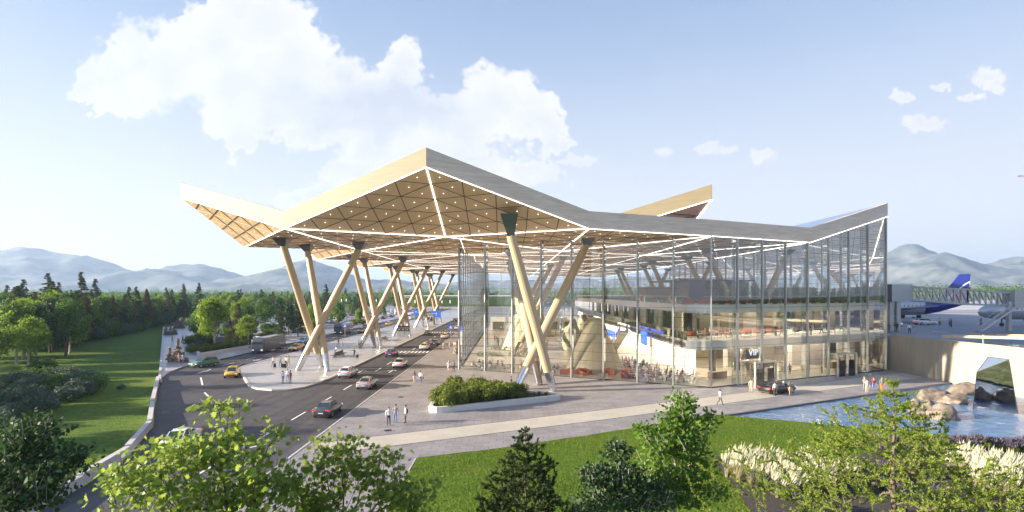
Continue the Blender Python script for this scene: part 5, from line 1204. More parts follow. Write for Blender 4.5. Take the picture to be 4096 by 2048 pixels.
for i,(px,py,z,po,tp_,bt,rz,lb,kw) in enumerate(PE):
    kw=dict(kw); kw.pop('z',None); v=G(px,py,z); person(po,tp_,bt,(v.x,v.y,z),R(rz),lb,**kw)
bag((G(1622,1693,.12).x+.10,G(1622,1693,.12).y+.02,1.07),R(110),'dark grey','dark backpack on the person right of the pair on the plaza',True)
bag((G(1682,1534,.12).x+.36,G(1682,1534,.12).y,.75),0,'black','black shoulder bag carried by the walker in white')
for px,py,c,l in ((1099,1470,'navy','navy suitcase of the leftmost traveller on the island'),(1129,1470,'dark grey','dark grey suitcase of the traveller in grey'),(1140,1472,'black','black suitcase of the traveller in white'),(1429,1432,'dark grey','dark suitcase at the hand of the person right of the bench'),(3126,1572,'navy','navy suitcase beside the limousine'),(2052,1565,'white','white wheeled case left of the crossing columns'),(1210,1406,'purple','purple suitcase at the left road kerb of the island')):
    v=G(px,py,.14); suitcase((v.x,v.y,.13 if px>1500 else .14),.4,c,l)
# ============================================================ STREET FURNITURE
def bench(px,py,label,rz,L=5.0,m_=None):
    v=G(px,py,.14); e=empty('bench',(v.x,v.y,.14),rz,label,'bench'); mm=m_ or mat('bench_dark',(.10,.095,.09),.6)
    MB().loft([[(-.75,-L/2,.38),(-.1,-L/2,.42),(-.1,-L/2,.5),(-.75,-L/2,.46)],[(-.75,L/2,.38),(-.1,L/2,.42),(-.1,L/2,.5),(-.75,L/2,.46)]]).build('seat',mm,e,fix=True)
    MB().loft([[(.1,-L/2,.42),(.75,-L/2,.38),(.75,-L/2,.46),(.1,-L/2,.5)],[(.1,L/2,.42),(.75,L/2,.38),(.75,L/2,.46),(.1,L/2,.5)]]).build('seat',mm,e,fix=True)
    MB().loft([[(-.14,-L/2,.45),(.14,-L/2,.45),(.03,-L/2,1.0),(-.03,-L/2,1.0)],[(-.14,L/2,.45),(.14,L/2,.45),(.03,L/2,1.0),(-.03,L/2,1.0)]]).build('backrest',mm,e,fix=True)
    for y in (-L/2+.3,L/2-.3): MB().loft([[(-.55,y-.05,0),(.55,y-.05,0),(.55,y+.05,0),(-.55,y+.05,0)],[(-.12,y-.05,.42),(.12,y-.05,.42),(.12,y+.05,.42),(-.12,y+.05,.42)]]).build('leg',mm,e,fix=True)
bench(1355,1425,'long dark double sided bench on the island between the column clusters',R(0),5.2)
bench(1535,1362,'pale double sided bench on the island behind the second columns',0,6,mat('bench_pale',(.4,.37,.33),.6))
M_sb=mat('sign_blue',(.02,.09,.42),.4,var=0,emit=(.02,.09,.45),es=.25); M_sw=mat('sign_white',(.85,.85,.85),.4,var=0)
def crossing_sign(px,py,label,z=.14):
    v=G(px,py,z); e=empty('crossing_sign',(v.x,v.y,z),0,label,'road sign'); MB().tube((0,0,0),(0,0,2.9),.04,.04,8).build('pole',M_mul,e)
    b=MB().box((0,-.06,3.2),(1.0,.04,1.0)).build('board',M_sb,e); MB().poly([(-.36,-.085,2.88),(.36,-.085,2.88),(0,-.085,3.55)]).build('triangle',M_sw,b)
    f=MB(); f.tube((0,-.089,3.27),(0,-.095,3.27),.05,.05,8).beam((0,-.092,3.22),(0,-.092,3.08),.06,.006).beam((0,-.092,3.08),(-.1,-.092,2.93),.004,.04).beam((0,-.092,3.08),(.1,-.092,2.93),.004,.04); f.build('pictogram',M_blk,b)
crossing_sign(1380,1348,'blue pedestrian crossing sign on the island beside the left crosswalk')
crossing_sign(1803,1356,'blue pedestrian crossing sign on the plaza kerb beside the right crosswalk')
def kiosk(px,py,lab):
    v=G(px,py,.14); e=empty('info_pylon',(v.x,v.y,.14),0,lab,'info stand','info pylons at the third columns'); MB().box((0,0,.95),(.9,.35,1.9)).build('body',M_mul,e); MB().box((0,-.19,2.55),(1.1,.2,1.5)).build('screen',M_blk,e); MB().box((0,-.30,2.6),(.9,.01,.7)).build('display',mat('kiosk_display',(.1,.1,.11),.2,var=0),e); MB().tube((-.15,-.305,2.15),(.15,-.305,2.15),.06,.06,6).build('dial',M_sw,e)
kiosk(1597,1350,'leftmost of the three dark topped info pylons at the third columns'); kiosk(1613,1350,'middle of the three dark topped info pylons'); kiosk(1630,1350,'rightmost of the three dark topped info pylons')
def lamp(px,py,lab,h=6.5,z=.14,g='lamp posts along the left road'):
    v=G(px,py,z); e=empty('street_lamp',(v.x,v.y,z),0,lab,'street lamp',g); MB().tube((0,0,0),(0,0,h-1.7),.07,.06,8).build('pole',M_dark,e); MB().box((0,0,h-.85),(.22,.22,1.7)).build('lamp_head',mat('lamp_head_white',(.8,.8,.8),.4,var=0,emit=(1,1,1),es=.4),e)
lamp(1454,1338,'slim lamp post with a white head between the first and second columns',7.2)
lamp(1579,1310,'slim lamp post with a white head beside the second columns')
lamp(1176,1270,'slim white headed lamp post in the garden left of the front columns',7,.1)
for px,py in ((1366,1248),(1385,1246),(1434,1242),(1505,1250),(1660,1262),(1729,1270),(1768,1262),(1800,1262)): lamp(px,py,'white headed lamp post far away by the car park','6' and 8.5,.1,'far lamp posts')
def info_board(x,y,lab,w_=3,h=3.2,zt=5,arrow_=True):
    e=empty('direction_board',(x,y,.14),0,lab,'sign'); 
    for s_ in (-1,1): MB().tube((s_*w_*.4,.05,0),(s_*w_*.4,.05,zt),.06,.06,6).build('post',M_mul,e)
    b=MB().box((0,0,zt-h/2),(w_,.12,h)).build('board',M_sb,e); t=MB(); t.beam((0,-.075,zt-h*.25),(0,-.075,zt-h*.7),.16,.01).beam((0,-.075,zt-h*.25),(-.3,-.075,zt-h*.45),.01,.14).beam((0,-.075,zt-h*.25),(.3,-.075,zt-h*.45),.01,.14); t.build('arrow',M_sw,b)
v=G(1632,1290,.14); info_board(v.x,v.y+20,'dark blue arrow board behind the third columns',2.2,2.0,4.6)
v=G(1745,1290,.14); info_board(v.x,v.y,'big blue board at the far end of the island',3.8,2.8,4.9)
e=empty('ticket_kiosk',(*G(1722,1298,.14)[:2],.14),0,'small pale kiosk at the fifth columns on the island','kiosk'); MB().box((0,0,2),(3,5,4)).build('body',M_conc,e); MB().box((0,-2.55,2.2),(2,.06,1.6)).build('window',M_cg,e); MB().box((0,0,4.1),(3.6,5.6,.2)).build('roof',M_mul,e)
# stone cairns
M_st=mat('cairn_stone',(.20,.155,.12),.8,var=.4,scale=3,bump=.3)
def cairn(px,py,label,hts,z=.14,wr=1.0,grp=None):
    v=G(px,py,z); e=empty('stone_cairn',(v.x,v.y,z),0,label,'stone cairn',grp); rr=random.Random(px)
    for (dx,dy_,h) in hts:
        zz=0; k=0; mb=MB()
        while zz<h:
            t=zz/h; n_=max(1,int(7*(1-t)**1.3*wr)); rad=.75*wr*(1-t)**1.3*(h/3); s_=.16+.16*rr.random()*(1-t*.5)
            for q in range(n_):
                a=rr.uniform(0,6.28); r_=rad*rr.uniform(.3,1) if n_>1 else rr.uniform(0,.07); c=(dx+math.cos(a)*r_,dy_+math.sin(a)*r_,zz+s_*.5)
                mb.loft([[(c[0]+x_*s_*1.3*sc_,c[1]+y_*s_*1.1*sc_,c[2]+zo*s_) for x_,y_ in ((1,.1),(.5,.9),(-.6,.8),(-1,-.1),(-.4,-1),(.6,-.8))] for zo,sc_ in ((-.5,.6),(-.2,1),(.25,.95),(.5,.55))])
            zz+=s_*.75; k+=1
        mb.build('stone_stack',M_st,e)
cairn(712,1448,'big cairn of piled stones on the promenade near its front',((0,0,4.2),(-1.6,.2,2.4),(-.9,0,1.5),(.9,.1,1.6),(.2,-.3,2.2),(1.5,0,.7)),wr=1.15)
cairn(664,1340,'left of the twin cairns farther along the promenade',((0,0,3.2),(1.2,.2,2.6)),grp=None); cairn(697,1338,'right cairn beside the twin cairns farther along the promenade',((0,0,3.2),(.6,0,1.2)))
cairn(713,1314,'farthest dark cairn at the end of the promenade',((0,0,3),(1,.5,3.4),(-1.2,0,1.8)),wr=1.3)
cairn(1828,1416,'small cairn of stones against the glass corner',((0,0,2.6),(.3,.2,1.4),(-.4,0,.8)),.12)
v=G(1346,1296,.1)
def rock_mesh(name,seed,dims,m_,parent=None,sub=4,rough_=.34,**kw):
    bm=bmesh.new(); bmesh.ops.create_icosphere(bm,subdivisions=sub,radius=1)
    for v_ in bm.verts:
        p=v_.co.copy(); n_=noise.fractal(p*1.1+Vector((seed*7.3,seed,0)),1.0,2.0,4); v_.co=Vector((p.x*dims[0],p.y*dims[1],p.z*dims[2]))*(1+rough_*n_)
    me=bpy.data.meshes.new(name); bm.to_mesh(me); bm.free(); me.materials.append(m_); me.polygons.foreach_set('use_smooth',[True]*len(me.polygons)); o=bpy.data.objects.new(name,me); col.objects.link(o)
    if parent: o.parent=parent
    return tag(o,**kw)
o=rock_mesh('standing_stone',3,(1.3,1.0,3.4),mat('lichen_stone',(.30,.29,.2),.85,var=.3,scale=2,bump=.3),label='tall standing stone in the garden by the left road',cat='standing stone'); o.location=(v.x,v.y,2.6)
# garden walls
def low_wall(pts,label,z=.1,h=.6,wd=.5,name='low_wall'):
    mb=MB()
    for p,q in zip(pts[:-1],pts[1:]): mb.beam((*p,z+h/2),(*q,z+h/2),wd,h)
    return mb.build(name,M_wallp,label=label,cat='wall')
MB().prism([(-60.9,109.2),(-58.7,131),(-58.5,148),(-64,150),(-90,160),(-93,162)],-.05,.18).build('garden_soil',M_soil,kind='structure')
low_wall([(-58.5,131.5),(-60.9,108.8),(-78,136),(-94,163)],'pale low wall round the front garden bed beside the green car')
low_wall([(-66,133),(-60.5,135.5),(-58.7,139)],'short pale wall inside the garden behind the big round tree')
low_wall([(-58.5,152),(-64,150),(-72,152),(-74,160),(-68,172),(-58.6,176)],'curved pale wall of the second garden bed')
low_wall([(-58.3,196),(-66,193),(-70,200),(-66,212),(-58.5,218)],'curved pale wall round the far planter by the left road')
sheet('garden_paving',[(-54.1,96),(-54.1,440),(-57.4,440),(-57.4,205),(-112,203),(-94,163),(-78,136)],.150,M_isl)
# far end green building
e=empty('green_roofed_building',(0,0,0),0,'long low building with green planted walls at the end of the road','building')
MB().box((-35,455,5),(100,14,10)).build('wall',M_conc,e); MB().box((-35,447.6,5.5),(99,.6,6.5)).build('green_wall',LF['mid'],e); MB().box((-35,455,10.3),(102,16,.6)).build('roof',M_slab,e)
# ============================================================ RIGHT SIDE: wall, apron, bridge, planes
AZ=5.5
ap=[(61.6,62),(61.6,900),(900,900),(900,62)]
MB().prism(ap,-.1,AZ).build('apron',M_apron,kind='structure')
ln=MB()
for (a,b_) in (((3800,1337),(4096,1350)),((3730,1325),(3800,1331)),((3560,1300),(3690,1297))):
    p=G(*a,AZ+.01); q=G(*b_,AZ+.01); ln.beam((p.x,p.y,AZ+.012),(q.x,q.y,AZ+.012),.35,.01)
for y in (190,215,250,300,360,450): ln.box((300,y,AZ+.015),(420,.6+y*.004,.01))
ln.build('apron_markings',M_line,kind='structure')
sheet('taxiway_concrete',[(120,230),(120,520),(900,520),(900,230)],AZ+.006,mat('pale_concrete_apron',(.42,.42,.43),.6,var=.1,scale=.05))
sheet('airfield_grass',[(61.7,540),(900,540),(900,899),(61.7,899)],AZ+.006,M_lawn)
e=empty('retaining_wall',(61,75,0),0,'tall board marked concrete retaining wall between pond and airfield','wall')
mw_=bpy.data.materials.new('board_concrete'); mw_.use_nodes=True; T=NT(mw_.node_tree); b=mw_.node_tree.nodes['Principled BSDF']
g=T.n('ShaderNodeNewGeometry').outputs['Position']; sp=T.n('ShaderNodeSeparateXYZ',{0:g})
cmb=T.n('ShaderNodeCombineXYZ',{0:sp.outputs[1],1:sp.outputs[2],2:0.0}).outputs[0]
br=T.n('ShaderNodeTexBrick',{'Vector':cmb,'Color1':(.29,.265,.22,1),'Color2':(.32,.29,.245,1),'Mortar':(.22,.2,.17,1),'Scale':1.0,'Mortar Size':.02,'Brick Width':.9,'Row Height':30.0},offset=0).outputs[0]
nz_=T.n('ShaderNodeTexNoise',{'Vector':T.n('ShaderNodeMapping',{0:g,'Scale':(1,1,.3)}).outputs[0],'Scale':.9,'Detail':6.0}).outputs[0]
mw_.node_tree.links.new(T.n('ShaderNodeVectorMath',{0:br,'Scale':T.m('MULTIPLY_ADD',nz_,.35,.82)},operation='SCALE').outputs[0],b.inputs['Base Color']); b.inputs['Roughness'].default_value=.75
MB().box((.25,-10.7,2.9),(.5,49.6,5.85)).build('wall',mw_,e)
# canopy with glass rail on the wall
e=empty('terrace_canopy',(62.5,60,AZ),0,'slanted beige beam with glass railing and posts above the retaining wall','canopy')
cb=mat('canopy_beige',(.45,.38,.27),.5)
MB().beam((-1.2,18.5,.9),(-1.2,-20,3.2),.5,.34).beam((3.5,20,1.0),(5,-20,3.3),.4,.3).build('beam',cb,e)
MB().beam((-1.3,19,.33),(-1.3,-20,.5),.3,.14).build('bottom_rail',cb,e)
for i,y in enumerate((12,6,0,-5,-10,-15)): MB().tube((-1.1,y,0),(-1.1,y,1.2+(18-y)*.06),.09,.09,8).build('post',M_mul,e)
MB().poly([(-1.35,18,.4),(-1.35,-20,.5),(-1.35,-20,3.0),(-1.35,18,.8)]).build('rail_glass',RAIL,e)
# mirror monolith in the pond
e=empty('mirror_sculpture',(52,60,0),0,'leaning faceted mirror monolith with a pointed top standing in the pond','sculpture')
v0=Vector((52,60,0)); q=lambda px,py,d: Vector(((px-CX)/FP*d,d,HC-(py-HY)/FP*d))-v0
a1=q(3890,1655,60.4); a2=q(4072,1655,57.2); b1=q(3908,1487,60.06); b2=q(4035,1438,57.83); b3=q(3954,1427,62.2); a3=q(3960,1600,63.5)
MB().poly([a1,a2,b2,b1]).poly([a2,a3,b3,b2]).poly([a3,a1,b1,b3]).build('mirror_body',mat('mirror_dark',(.36,.38,.41),.03,metal=1,var=0),e)
MB().poly([b1,b2,b3]).build('top_facet',mat('mirror_top',(.85,.86,.88),.12,metal=1,var=0),e)
MB().beam(b1,b2,.05,.05).beam(b1,b3,.05,.05).beam(b2,b3,.05,.05).beam(a1,b1,.06,.06).beam(a2,b2,.06,.06).build('edge_trim',M_dark,e)
# boulders
M_bld=mat('boulder_rock',(.12,.10,.08),.8,var=.35,scale=1.6,bump=.9,bscale=2.5,c2=(.28,.235,.18))
for i,(px,py,dm,lb) in enumerate(((3770,1600,(3.3,2.0,1.6),'long low boulder behind the others at the left of the pond rocks'),(3838,1617,(2.3,1.6,1.3),'round boulder in the middle of the rear pond rocks'),(3900,1580,(4.0,2.2,2.0),'big smooth boulder against the retaining wall, partly behind the mirror'),
  (3800,1680,(2.4,1.7,2.1),'tallest boulder of the front pond rocks'),(3745,1660,(1.6,1.3,1.7),'grey boulder left of the tallest one'),(3710,1668,(1.5,1.2,.9),'low boulder at the left end of the front rocks'),(3776,1678,(.8,.7,.8),'small round boulder before the tallest one'),(3688,1640,(1.2,1,1.3),'boulder partly hidden by the larch top'))):
    v=G(px,py,0); o=rock_mesh('boulder',i+1,dm,M_bld,label=lb,cat='boulder',group='boulders in the pond'); o.location=(v.x,v.y+1,dm[2]*.08); o.scale=(.64,.64,.62)
# jet bridge
JM=mat('bridge_grey',(.42,.44,.44),.5,metal=.3,var=.05); 
e=empty('jet_bridge',(67,98,AZ),0,'grey glazed truss passenger boarding bridge leading from the terminal to the aircraft','jet bridge')
P0=Vector((4.6,0,4.2)); P1=Vector((38,12,3.6))
def wp(px,py,d): return Vector(((px-CX)/FP*d,d,HC-(py-HY)/FP*d))-Vector((67,98,AZ))
A0=wp(3650,1147,104); A1=wp(3650,1199,104); B0=wp(3872,1158,104); B1=wp(3872,1217,104); C0=wp(4040,1172,104); C1=wp(4040,1222,104)
bx0=wp(3568,1137,100); bx1=wp(3568,1206,100); bx2=wp(3650,1137,104); bx3=wp(3650,1206,104)
mb=MB(); dn=Vector((0,3,0)); mb.loft([[bx1,bx0,bx0+dn,bx1+dn],[bx3,bx2,bx2+dn,bx3+dn]]); mb.build('rotunda',JM,e,fix=True)
mb=MB(); tl=Vector((-5.2,-1.5,0)); mb.loft([[bx1+tl,bx0+tl,bx0+tl+dn,bx1+tl+dn],[bx1,bx0,bx0+dn,bx1+dn]]); mb.build('vestibule',M_dark,e,fix=True)
for S0,S1,T0,T1,n_ in ((A0,A1,B0,B1,8),(B0,B1,C0,C1,7)):
    tr=MB()
    for off in (Vector((0,0,0)),Vector((0,2.6,0))):
        tr.beam(S0+off,T0+off,.22,.28).beam(S1+off,T1+off,.22,.34)
        for i in range(n_+1):
            u=i/n_; a_=S0.lerp(T0,u)+off; b_=S1.lerp(T1,u)+off; tr.beam(a_,b_,.12,.12)
            if i<n_: tr.beam(a_,S1.lerp(T1,(i+1)/n_)+off,.10,.10)
    tr.build('truss',JM,e)
    g_=MB(); g_.poly([S0+Vector((0,.1,-.1)),T0+Vector((0,.1,-.1)),T1+Vector((0,.1,.1)),S1+Vector((0,.1,.1))]).build('side_glass',RAIL,e)
    rf=MB(); rf.loft([[S0,S0+Vector((0,2.6,0)),S0+Vector((0,2.6,.12)),S0+Vector((0,0,.12))],[T0,T0+Vector((0,2.6,0)),T0+Vector((0,2.6,.12)),T0+Vector((0,0,.12))]]); rf.loft([[S1,S1+Vector((0,2.6,0)),S1+Vector((0,2.6,-.15)),S1+Vector((0,0,-.15))],[T1,T1+Vector((0,2.6,0)),T1+Vector((0,2.6,-.15)),T1+Vector((0,0,-.15))]]); rf.build('deck',JM,e,fix=True)
cb0=C0+Vector((0,-.3,0)); MB().box(tuple((C0+C1)/2+Vector((3.2,1,.2))),(6.4,4,3.2)).build('cab',JM,e); MB().box(tuple((C0+C1)/2+Vector((4.6,-1.02,.3))),(2.2,.05,1.6)).build('cab_window',M_cg,e)
for px in (3562,3590,4035): 
    a_=wp(px,1206,102); MB().box((a_.x,a_.y,(a_.z)/2),(.7 if px<4000 else .5,.7,a_.z)).build('support_leg',JM,e)
st_=MB(); s0=wp(3925,1290,100); s1=wp(4062,1232,100)
s0.z=0.05
for off in (0,1.2): st_.beam(s0+Vector((0,off,0)),s1+Vector((0,off,0)),.08,.25).beam(s0+Vector((0,off,1)),s1+Vector((0,off,1)),.05,.05)
for i in range(16):
    u=i/15; a_=s0.lerp(s1,u); st_.box(tuple(a_+Vector((0,.6,.1))),(.28,1.2,.04)); st_.beam(a_+Vector((0,0,0)),a_+Vector((0,0,1)),.03,.03)
st_.build('stair',mat('stair_pale',(.55,.56,.55),.5),e)
MB().beam(s1+Vector((0,0,1)),s1+Vector((6,0,1)),.05,.05).beam(s1+Vector((0,0,.5)),s1+Vector((6,0,.5)),.04,.04).beam(s1,s1+Vector((6,0,0)),1.4,.12).build('landing',mat('stair_pale',(0,0,0)),e)
# aircraft
M_pw=mat('plane_silver',(.5,.52,.55),.25,metal=.5,var=.03); M_pb=mat('plane_blue',(.015,.03,.25),.3,var=.03,coat=.5); M_pr=mat('plane_red',(.6,.05,.04),.35,var=0); M_pwh=mat('plane_white',(.75,.76,.78),.35,var=0)
def plane(label,loc,rz,L=36,tailmark=True,sc=1.0):
    """airliner with nose toward +y"""
    e=empty('airliner',loc,rz,label,'aircraft'); e.scale=(sc,)*3; n=20
    def ring(y,r,zc): return [(r*math.cos(2*math.pi*i/n),y,zc+r*math.sin(2*math.pi*i/n)) for i in range(n)]
    st=[(-.5,.25,4.6),(-.44,.8,4.3),(-.34,1.5,3.8),(-.22,1.97,3.45),(.3,1.98,3.4),(.4,1.85,3.3),(.455,1.4,3.1),(.485,.85,2.95),(.5,.15,2.85)]
    MB().loft([ring(y*L,r,z) for y,r,z in st]).build('fuselage',M_pw,e,smooth=True,fix=True)
    MB().loft([ring(y*L,r*1.01,z) for y,r,z in [(-.499,.26,4.6),(-.44,.8,4.3),(-.34,1.5,3.8),(-.24,1.9,3.5)]]).build('tail_cone',M_pb,e,smooth=True,fix=True)
    fin=[(-.50,4.9),(-.33,5.2),(-.455,11.2),(-.52,11.3)]
    MB().loft([[(.28*s_*k_,y*L,z) for (y,z),k_ in zip(fin,(1,1,.4,.4))] for s_ in (-1,1)]).build('fin',M_pb,e,fix=True)
    if tailmark:
        for dz,m_,nm in ((0,M_pwh,'white_stripe'),(-1.3,M_pr,'red_stripe')):
            mk_=MB()
            for s_ in (-1,1):
                top=[]; 
                ys=[(-.515,9.6+dz),(-.49,9.1+dz),(-.46,8.2+dz),(-.43,7.1+dz),(-.40,6.2+dz),(-.375,5.6+dz)]
                for (a_,b_) in zip(ys[:-1],ys[1:]):
                    w1,w2=.8,.6; xk=lambda z: .29*s_*max(.45,1-(z-5)/10)*1.03
                    mk_.poly([(xk(a_[1])*1.02,a_[0]*L,max(4.9,a_[1]-w1)),(xk(b_[1])*1.02,b_[0]*L,max(4.9,b_[1]-w2)),(xk(b_[1])*1.02,b_[0]*L,max(5.0,b_[1])),(xk(a_[1])*1.02,a_[0]*L,a_[1])])
            mk_.build(nm,m_,e)
    for s_ in (-1,1):
        MB().loft([[(s_*1.5,.10*L,2.6),(s_*1.5,-.12*L,2.6),(s_*1.5,-.12*L,2.9),(s_*1.5,.08*L,3.1)],[(s_*16.5,-.12*L,4.0),(s_*16.5,-.165*L,4.0),(s_*16.5,-.165*L,4.08),(s_*16.5,-.12*L,4.1)]]).build('wing',M_pw,e,fix=True)
        MB().loft([[(s_*.5,-.40*L,4.6),(s_*.5,-.49*L,4.6),(s_*.5,-.49*L,4.8),(s_*.5,-.40*L,4.85)],[(s_*6.2,-.475*L,5.2),(s_*6.2,-.515*L,5.2),(s_*6.2,-.515*L,5.25),(s_*6.2,-.475*L,5.27)]]).build('tailplane',M_pw,e,fix=True)
        c=(s_*5.7,.09*L,1.75); rg=lambda y,r: [(c[0]+r*math.cos(2*math.pi*i/16),y,c[2]+r*math.sin(2*math.pi*i/16)) for i in range(16)]
        en=MB().loft([rg(c[1]+1.4,.95),rg(c[1]+1.0,1.12),rg(c[1]-.8,1.05),rg(c[1]-2.6,.6)]).build('engine',M_pb,e,smooth=True,fix=True); MB().loft([rg(c[1]+1.42,1.0),rg(c[1]+1.45,.85)]).build('intake',M_pr,en,fix=True)
        MB().tube((s_*2.4,-.02*L,.0+.5),(s_*2.4,-.02*L,2.8),.15,.15,8).tube((s_*2.1,-.02*L,.55),(s_*2.7,-.02*L,.55),.55,.55,14).build('main_gear',M_blk,e)
    MB().tube((0,.37*L,.35),(0,.37*L,2),.1,.1,8).tube((-.2,.37*L,.35),(.2,.37*L,.35),.36,.36,14).build('nose_gear',M_blk,e)
    MB().poly([(-.75,.455*L,4.12),(.75,.455*L,4.12),(.6,.478*L,3.7),(-.6,.478*L,3.7)]).build('cockpit_window',M_cg,e)
    wn=MB()
    for i in range(26):
        y=(-.28+i*.024)*L
        for s_ in (-1,1): wn.box((s_*1.96,y,3.75),(.05,.26,.36))
    wn.build('cabin_windows',M_cg,e)
    return e
tp_=Vector(((3838-CX)/FP*135,135,AZ)); a_=R(72)
# tail at tp_, nose toward the left behind the bridge
nd=Vector((-math.sin(a_),math.cos(a_),0)); plane('blue tailed airliner with white and red fin stripes parked behind the boarding bridge',(tp_.x+nd.x*16,tp_.y+nd.y*16,AZ),a_,34,sc=1.03)
np_=Vector(((3912-CX)/FP*118,118,AZ)); a2=R(80); nd=Vector((-math.sin(a2),math.cos(a2),0)); plane('silver airliner whose nose meets the boarding bridge at the right edge',(np_.x-nd.x*17,np_.y-nd.y*17,AZ),a2,34)
e=plane('tiny airliner descending in the sky at the right edge',(1,1,1),R(90),34); e.location=((4090-CX)/FP*1500,1500,HC+(1172-708)/FP*1500); 
# apron vehicles and crew
v=G(3700,1300,AZ); car('hatch',white,'white hatchback parked on the airfield behind the retaining wall',(v.x,v.y,AZ),R(-92),L=4.2,H=1.5)
v=G(3565,1318,AZ); car('van',white,'white van on the airfield next to the terminal corner',(v.x-.6,v.y+1,AZ),R(-140),L=5.6,W=2.2,H=2.7,cat='van')
def tug(px,py,lab):
    v=G(px,py,AZ); e=empty('pushback_tug',(v.x,v.y,AZ),R(80),lab,'aircraft tug'); MB().loft([[(-1.4,-3,.5),(1.4,-3,.5),(1.4,-3,1.4),(-1.4,-3,1.4)],[(-1.4,-1,.4),(1.4,-1,.4),(1.4,-1,1.7),(-1.4,-1,1.7)],[(-1.4,3,.5),(1.4,3,.5),(1.4,3,1.5),(-1.4,3,1.5)]]).build('chassis',M_pwh,e,fix=True); MB().box((0,1.2,2.1),(2.2,1.7,1.2),taper=.85).build('cabin',M_cg,e)
    for s_ in (-1,1):
        for y in (-2,2): MB().tube((s_*1.1,y,.6),(s_*1.5,y,.6),.6,.6,14).build('wheel',M_tyre,e)
    sb=MB()
    for i in range(6): sb.poly([(-1.2+i*.4,-3.03,.6),(-1.0+i*.4,-3.03,.6),(-.8+i*.4,-3.03,1.0),(-1.0+i*.4,-3.03,1.0)])
    sb.build('warning_stripes',M_pr,e)
tug(3632,1272,'white airfield tug with red warning stripes behind the support of the boarding bridge')
for px,py,t_,b_,lb in ((3706,1274,'yellow vest','yellow vest','ground worker in a yellow vest beyond the white hatchback'),(3683,1275,'tan','dark grey','ground worker in tan near the tug'),(3759,1303,'yellow vest','dark grey','ground worker in a yellow vest at the bonnet of the white hatchback'),(3799,1309,'grey','black','left of two airfield workers standing together'),(3806,1310,'dark grey','black','right of two airfield workers standing together'),(3924,1304,'grey','navy','airfield worker at the foot of the bridge stairs'),(3556,1331,'dark grey','dark grey','dark dressed airfield worker nearest to the terminal corner'),(3577,1327,'navy','beige','airfield worker in navy before the van'),(3589,1327,'navy','navy','second airfield worker in navy before the van'),(3638,1335,'white','navy','airfield worker in a white shirt'),(3655,1335,'grey','beige','airfield worker sitting posture beside the one in white')):
    v=G(px,py,AZ); person('stand',t_,b_,(v.x,v.y,AZ),R((px*37)%360),lb)
# ============================================================ INSIDE THE HALL
# big tent like cones
M_cone=mat('cone_plaster',(.56,.49,.34),.6,var=.1,scale=.4)
def cone(x,y,lab,rb=4.9,rt=1.4,h=8.3,zb=.135):
    e=empty('timber_cone',(x,y,zb),0,lab,'cone pavilion'); rg=[]
    for t in (0,.1,.35,.65,.9,.98,1.0):
        r_=rt+(rb-rt)*(1-t)**1.25
        if t==1.0: r_=rt*.55
        elif t==.98: r_=rt*.86
        rg.append([(r_*math.cos(2*math.pi*i/28),r_*math.sin(2*math.pi*i/28),h*t) for i in range(28)])
    MB().loft(rg).build('shell',M_cone,e,smooth=True)
    rb_=MB()
    for i in range(0,28,4):
        for a_,b_ in zip(rg[:-2],rg[1:-1]): rb_.beam(Vector(a_[i])*1.0,Vector(b_[i]),.03,.03)
    rb_.build('seam',mat('seam',(.42,.36,.24),.6),e)
cone(13.8,90.5,'large beige cone pavilion on the hall floor right of the crossing columns')
cone(2.7,122,'beige cone pavilion behind the hedge planters on the left of the hall',4.6,1.9,7.8)
cone(7,160,'third beige cone pavilion far back in the hall',5.5,2,8)
for i,(x,y,h) in enumerate(((13,118,7),(16,121,8.2),(18.2,116,6),(31,98,4))):
    if i<3: o=rock_mesh('tall_rock',20+i,(1.6,1.5,h*.55),mat('lichen_stone',(0,0,0)),label=['left of the tall carved rocks standing in the hall','tallest carved rock standing in the hall','right of the tall carved rocks standing in the hall'][i],cat='rock',group='tall rocks in the hall'); o.location=(x,y,h*.4)
mb=None
# hedge planters
hp=[]
def hedge(x,y,L,lab,w_=1.4):
    e=empty('hedge_planter',(x,y,.135),0,lab,'hedge planter','hedge planters in the hall'); MB().box((0,0,.2),(L,w_,.4)).build('trough',M_wallp,e)
    r_=np.random.RandomState(int(abs(x*10))); bl=[(-L/2+.5+q*.9,0,.75,.62) for q in range(int(L/.9))]; C,d=blob_leaves(bl,int(L*170),.14,r_,.3,.9); V,F=cards(C,d,.15,r_,.65,.5); npmesh('foliage',V,F,LF['shrub'],parent=e)
hedge(-3.6,105,5.2,'low hedge planter in front, behind the tables on the left'); hedge(1.9,105,4.2,'low hedge planter behind the crossing columns'); hedge(-1,116,6,'second row hedge planter before the cone pavilion')
# tables with seated people
M_tab=mat('table_white',(.7,.68,.64),.4,var=0); M_chw=mat('chair_white',(.66,.65,.62),.5,var=0); M_chd=mat('chair_dark',(.06,.055,.05),.6,var=0)
def table_proto():
    e=empty('cafe_table'); MB().tube((0,0,.70),(0,0,.74),.55,.55,16).build('table_top',M_tab,e); MB().tube((0,0,.02),(0,0,.7),.04,.04,8).build('stem',M_mul,e); MB().tube((0,0,0),(0,0,.02),.28,.28,12).build('foot',M_mul,e); return e
def chair_proto(m_):
    e=empty('cafe_chair'); MB().box((0,0,.44),(.44,.44,.05)).build('seat',m_,e); MB().loft([[(-.22,-.2,.48),(.22,-.2,.48),(.22,-.24,.48),(-.22,-.24,.48)],[(-.2,-.27,.85),(.2,-.27,.85),(.2,-.30,.85),(-.2,-.30,.85)]]).build('backrest',m_,e,fix=True)
    for i,j in ((-1,-1),(1,-1),(1,1),(-1,1)): MB().beam((i*.18,j*.18,.42),(i*.22,j*.22,0),.03,.03).build('leg',M_mul,e)
    return e
